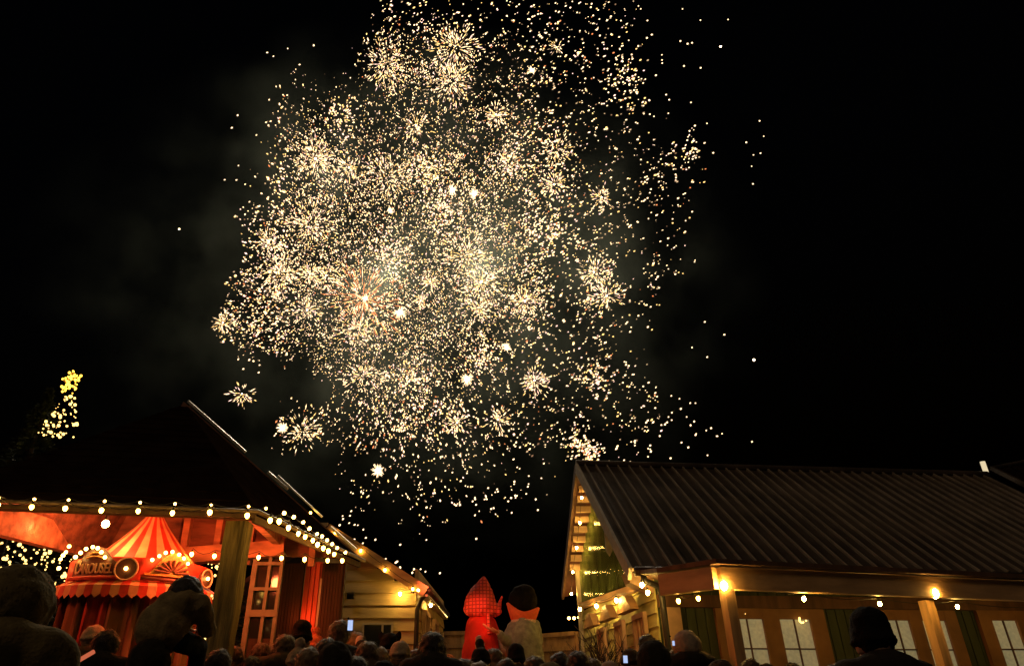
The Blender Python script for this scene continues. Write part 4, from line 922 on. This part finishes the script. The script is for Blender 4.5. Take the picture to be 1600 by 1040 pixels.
# px, py, radius px, count, kind (s streaky, d dots, c core only, r red streaks), label
BURSTS = [
 (605,100,38,150,'s','streaky cream burst near the top left of the display'),
 (712,75,46,210,'s','large dense burst near the top centre of the display'),
 (706,128,40,190,'s','dense burst directly under the large top centre burst'),
 (650,196,28,95,'s','medium burst below the top left streaky burst'),
 (775,179,22,80,'s','small tight burst right of centre in the upper display'),
 (493,248,36,190,'s','brilliant dense burst on the upper left edge of the display'),
 (545,262,22,80,'s','smaller burst touching the right side of the brilliant upper left burst'),
 (535,180,34,85,'d','loose pinkish burst high on the left edge'),
 (868,236,30,95,'s','streaky burst right of the upper centre smoke patch'),
 (866,288,26,80,'s','compact burst just below the burst right of the smoke'),
 (605,278,38,140,'s','broad burst left of the two brightest central flashes'),
 (665,265,38,130,'d','speckled burst above the two brightest central flashes'),
 (795,252,30,90,'d','soft yellow burst above right of the central flashes'),
 (485,350,40,160,'s','yellow burst on the middle left of the display'),
 (420,378,22,70,'s','small bright burst at the left rim half way up'),
 (440,424,34,150,'s','round spiky burst at the lower left of the display'),
 (484,428,20,80,'s','small spiky burst right beside the round lower left burst'),
 (480,484,28,95,'s','spiky burst below the pair of lower left bursts'),
 (348,504,16,60,'s','brightest small burst on the far left tip of the display'),
 (568,466,62,150,'r','large reddish orange burst low in the centre left'),
 (728,400,44,200,'s','big hazy gold burst just right of the centre'),
 (752,440,38,170,'s','big dense burst below the hazy gold burst'),
 (820,470,28,110,'s','bright compact burst right of the dense central bursts'),
 (672,440,16,60,'s','little starry burst left of the dense central burst'),
 (657,469,13,50,'s','tiny starry burst below left of the little starry burst'),
 (690,330,40,130,'d','lilac tinted speckled burst below the central flashes'),
 (560,512,42,150,'s','wide gold burst below the reddish orange burst'),
 (928,425,28,100,'s','spiky burst on the middle right of the display'),
 (948,462,28,110,'s','pinkish burst just below the spiky middle right burst'),
 (940,308,22,60,'s','small burst on the upper right side of the display'),
 (870,74,14,26,'s','tiny orange burst near the top right'),
 (378,615,22,58,'s','lone round burst hanging below the left rim'),
 (472,672,34,110,'s','spiky burst at the bottom left above the barn'),
 (835,594,26,105,'s','round spiky burst low on the right'),
 (778,655,26,85,'s','pink burst low near the bottom centre right'),
 (714,660,24,70,'s','loose burst low in the bottom centre'),
 (568,585,36,120,'s','loose gold burst low on the left of centre'),
 (755,555,32,90,'d','speckled burst between the two lower white flares'),
 (900,692,26,60,'d','scattered burst just above the metal hall roof'),
 (925,706,22,60,'d','scattered burst touching the left end of the hall ridge'),
 (1078,235,26,30,'d','sparse burst of round sparks on the far right rim'),
 (980,115,34,45,'d','sparse slanting burst near the top right rim'),
 (930,590,30,70,'d','pinkish speckled burst low on the right rim'),
 (640,590,44,120,'d','wide speckled burst low in the centre'),
 (610,395,40,120,'d','purple tinted burst in the left centre'),
 (860,360,44,110,'d','loose speckled burst right of centre'),
 (510,430,22,50,'s','faint burst left of the reddish orange burst'),
 (745,480,30,90,'s','gold burst between the dense central burst and the lower flares'),
]
grp = 'crackling firework bursts'
for (px, py, R, cnt, kd, lab) in BURSTS:
    c = aty(px, py, DY+random.uniform(-8,8)); k_ = dep(c)/F_PX; mb = MB()
    for i in range(int(cnt*(1.15 if kd == 's' else 1.3))):
        d = V((random.gauss(0,1), random.gauss(0,1), random.gauss(0,1))).normalized()
        if kd == 's': rr = R*random.uniform(.10,1.0)**.72*random.uniform(.8,1.22)*k_; L = random.uniform(4,9.5)*k_; r_ = random.uniform(.5,.85)*k_; mi = random.choices((0,1,2,5,6), (5,3,1.2,2.4,1.2))[0]
        elif kd == 'r': rr = R*random.uniform(.12,1.05)*k_; L = random.uniform(9,20)*k_; r_ = .75*k_; mi = random.choices((3,1,0), (6,1,1))[0]
        else: rr = R*random.uniform(.2,1.15)*k_; L = random.uniform(3.0,5.0)*k_; r_ = random.uniform(1.0,1.6)*k_; mi = random.choices((0,1,2,3,5), (5,2,2,.4,2.5))[0]
        p = c+d*rr+V((0,0,-.35*(rr/(R*k_))**2*R*k_*.15))
        spark(mb, p, d if kd != 'd' else (d*.25+V((.75,0,.62)) if px > 850 else d+V((.5,0,.6))), L, r_, mi)
    if kd == 's' and R < 30 or (px, py) in ((493,248),(752,440)): mb.ball(c, R*.05*k_, 8, 6, 4)
    o = mb.build('firework_burst', SP); top(o, c); tag(o, lab, 'firework', grp)
for (px, py, r_, lab) in ((707,297,4.2,'left of the two white flares glaring in the upper middle of the display'), (741,303,4.0,'right of the two white flares glaring in the upper middle of the display'),
    (610,329,2.6,'small white flare left of the two glaring ones'), (831,110,3.2,'lone white flare near the top right of the display'), (792,543,3.6,'white flare above right of the lower white flare'),
    (730,592,5.0,'large white flare low in the centre with dark sky below'), (590,735,5.0,'lowest large white flare above the clapboard house roof'), (441,668,4.2,'orange white flare at the bottom left beside a spiky burst'),
    (625,488,5.0,'white flare under the reddish orange burst'), (571,466,3.2,'flare in the heart of the reddish orange burst'), (1178,562,2.2,'lone spark flare far out to the right'),(1126,73,1.8,'lone spark far out at the top right'), (280,358,1.5,'lone faint spark far out on the left')):
    c = aty(px, py, DY-9); k_ = dep(c)/F_PX; mb = MB(); mb.ball(c, r_*.8*k_, 12, 8, 4)
    for i in range(int(10*r_)):
        d = V((random.gauss(0,1), random.gauss(0,1), random.gauss(0,1))).normalized()
        if r_ > 2.5: spark(mb, c+d*r_*1.5*k_, d, r_*1.7*k_, .55*k_, 0)
    o = mb.build('firework_flare', SP); top(o, c); tag(o, lab, 'firework', 'white firework flares')
# the uncountable cloud of crackling sparks
OUT = [(600,5),(700,-20),(800,-10),(1000,5),(1003,130),(1015,195),(1095,212),(1098,270),(1078,300),(1062,430),(1020,480),(1000,555),(1020,600),(1045,640),(1000,728),(900,722),(872,690),(845,780),(760,800),(640,830),(560,815),(530,770),(535,700),(500,700),(440,700),(430,640),(530,620),(480,560),(400,556),(362,545),(336,512),(345,490),(372,440),(395,400),(375,350),(410,300),(425,180),(450,112),(562,130),(560,60)]
def inside(x, y):
    c = False; j = len(OUT)-1
    for i in range(len(OUT)):
        xi, yi = OUT[i]; xj, yj = OUT[j]
        if (yi > y) != (yj > y) and x < (xj-xi)*(y-yi)/(yj-yi)+xi: c = not c
        j = i
    return c
HOT = [(650,100,75,1.4),(500,250,60,1.3),(600,300,90,1.2),(480,400,70,1.5),(400,470,55,.9),(760,300,110,.7),(500,320,70,.8),(590,440,110,1.9),(740,420,80,1.9),(700,330,90,1.3),(820,460,60,1.0),(930,440,50,1.0),(540,500,80,1.3),(380,500,40,1.2),(650,560,90,.8),(640,650,90,.7),(860,300,70,.7),(700,500,80,.9),(920,600,60,.5),(820,180,90,.45),(940,120,80,.22),(1030,250,70,.22)]
def dens(x, y):
    d = .17 if y < 700 else .10
    for hx, hy, hr_, hs_ in HOT: d += hs_*.55*math.exp(-((x-hx)**2+(y-hy)**2)/(hr_*hr_*.9))
    d *= .45+1.1*max(0, noise.noise(V((x*.022, y*.022, 3.1)))+.45)
    return d
mb = MB(); n_sp = 0; tries = 0
while n_sp < 17500 and tries < 200000:
    tries += 1; x = random.uniform(335,1105); y = random.uniform(-15,850)
    if not inside(x, y) or random.random() > dens(x, y): continue
    if (x > 850 or y > 700 or y < 40) and random.random() < .45: continue
    x += random.gauss(0, 9); y += random.gauss(0, 9)
    c = aty(x, y, DY+random.uniform(-18,18)); k_ = dep(c)/F_PX; n_sp += 1
    r_ = random.choice((.42,.52,.62,.75,.9,1.1))*k_*(1.35 if x > 820 or y > 620 or y < 60 or x < 450 else 1); L = r_*random.uniform(2.1,4.2)
    d = V((random.uniform(.1,.9), random.uniform(-.3,.3), random.uniform(.2,1))) if x > 1e9 else V((.75+random.uniform(-.15,.15), 0, .62)) if x > 800 or y < 40 else V((x-620, random.uniform(-200,200), 450-y))*.01+V((random.uniform(-1,1),0,random.uniform(-1,1)))
    spark(mb, c, d, L, r_, random.choices((0,1,2,3,5,6), (5,2.4,1.6,.7,2.6,1.4))[0])
    # twin sparks make small knots
    if random.random() < .25: spark(mb, c+V((random.uniform(-4,4),0,random.uniform(-4,4)))*k_, d, L, r_, 0)
for (cx_, cy_, sx_, sy_, n_) in ((1120,680,30,12,9),(1060,640,28,18,12),(600,860,35,20,16),(640,885,15,8,8),(540,812,20,8,10),(800,770,35,15,18),(1150,240,25,40,8),(1120,540,30,20,4),(1060,80,30,30,5),(470,80,30,12,4),(700,780,60,25,14),(960,60,60,50,26),(1060,180,50,60,18),(380,300,40,50,10),(420,150,30,30,6),(400,560,20,10,7),(1000,690,50,25,24)):
    for _ in range(n_):
        c = aty(random.gauss(cx_,sx_), random.gauss(cy_,sy_), DY+random.uniform(-10,10)); k_ = dep(c)/F_PX; r_ = random.uniform(1.1,1.7)*k_; spark(mb, c, V((random.uniform(.2,1),0,random.uniform(.2,1))), r_*2.6, r_, 0)
o = mb.build('crackling_sparks', SP); c = aty(700,400,DY); top(o, c); tag(o, 'thousands of drifting cream and gold sparks filling the sky between the bursts', 'sparks', None, 'stuff')
# light of the fireworks
for px, py, e in ((500,260,.8),(600,440,1.6),(740,420,1.6),(700,120,1.0),(860,300,.7),(940,450,.7),(640,600,.7),(830,560,.5)):
    plight('firework_light', aty(px, py, DY), (1,.84,.60), e*17000, 2.0)
# ------------------------------------------------------------------ smoke
def smoke():
    mb = MB(); mb.box((0,0,0), (150,60,110)); o = mb.build('smoke', None); o.location = aty(610,400,DY)+V((0,4,0))
    m = bpy.data.materials.new('smoke'); m.use_nodes = True; n = m.node_tree.nodes; l = m.node_tree.links; n.remove(n['Principled BSDF'])
    v = n.new('ShaderNodeVolumePrincipled'); v.inputs['Color'].default_value = (.72,.84,.70,1); v.inputs['Anisotropy'].default_value = .2
    tc_ = n.new('ShaderNodeTexCoord'); t = n.new('ShaderNodeTexNoise'); t.inputs['Scale'].default_value = .085; t.inputs['Detail'].default_value = 7; t.inputs['Roughness'].default_value = .62; l.new(tc_.outputs['Object'], t.inputs[0])
    gr = n.new('ShaderNodeTexGradient'); gr.gradient_type = 'SPHERICAL'; mp = n.new('ShaderNodeMapping'); mp.inputs['Scale'].default_value = (1/62,1/32,1/50); l.new(tc_.outputs['Object'], mp.inputs[0]); l.new(mp.outputs[0], gr.inputs[0])
    mr = n.new('ShaderNodeMapRange'); mr.inputs[1].default_value = .49; mr.inputs[2].default_value = .80; mr.inputs[3].default_value = .05; mr.inputs[4].default_value = 2.4; l.new(t.outputs[0], mr.inputs[0])
    mu = n.new('ShaderNodeMath'); mu.operation = 'MULTIPLY'; l.new(mr.outputs[0], mu.inputs[0]); l.new(gr.outputs[1], mu.inputs[1])
    m3 = n.new('ShaderNodeMath'); m3.operation = 'MULTIPLY'; m3.inputs[1].default_value = .0042; l.new(mu.outputs[0], m3.inputs[0]); l.new(m3.outputs[0], v.inputs['Density'])
    l.new(v.outputs[0], n['Material Output'].inputs['Volume']); o.data.materials.clear(); o.data.materials.append(m)
    tag(o, 'thin grey green smoke drifting through the fireworks', 'smoke', None, 'stuff'); return o
smoke()
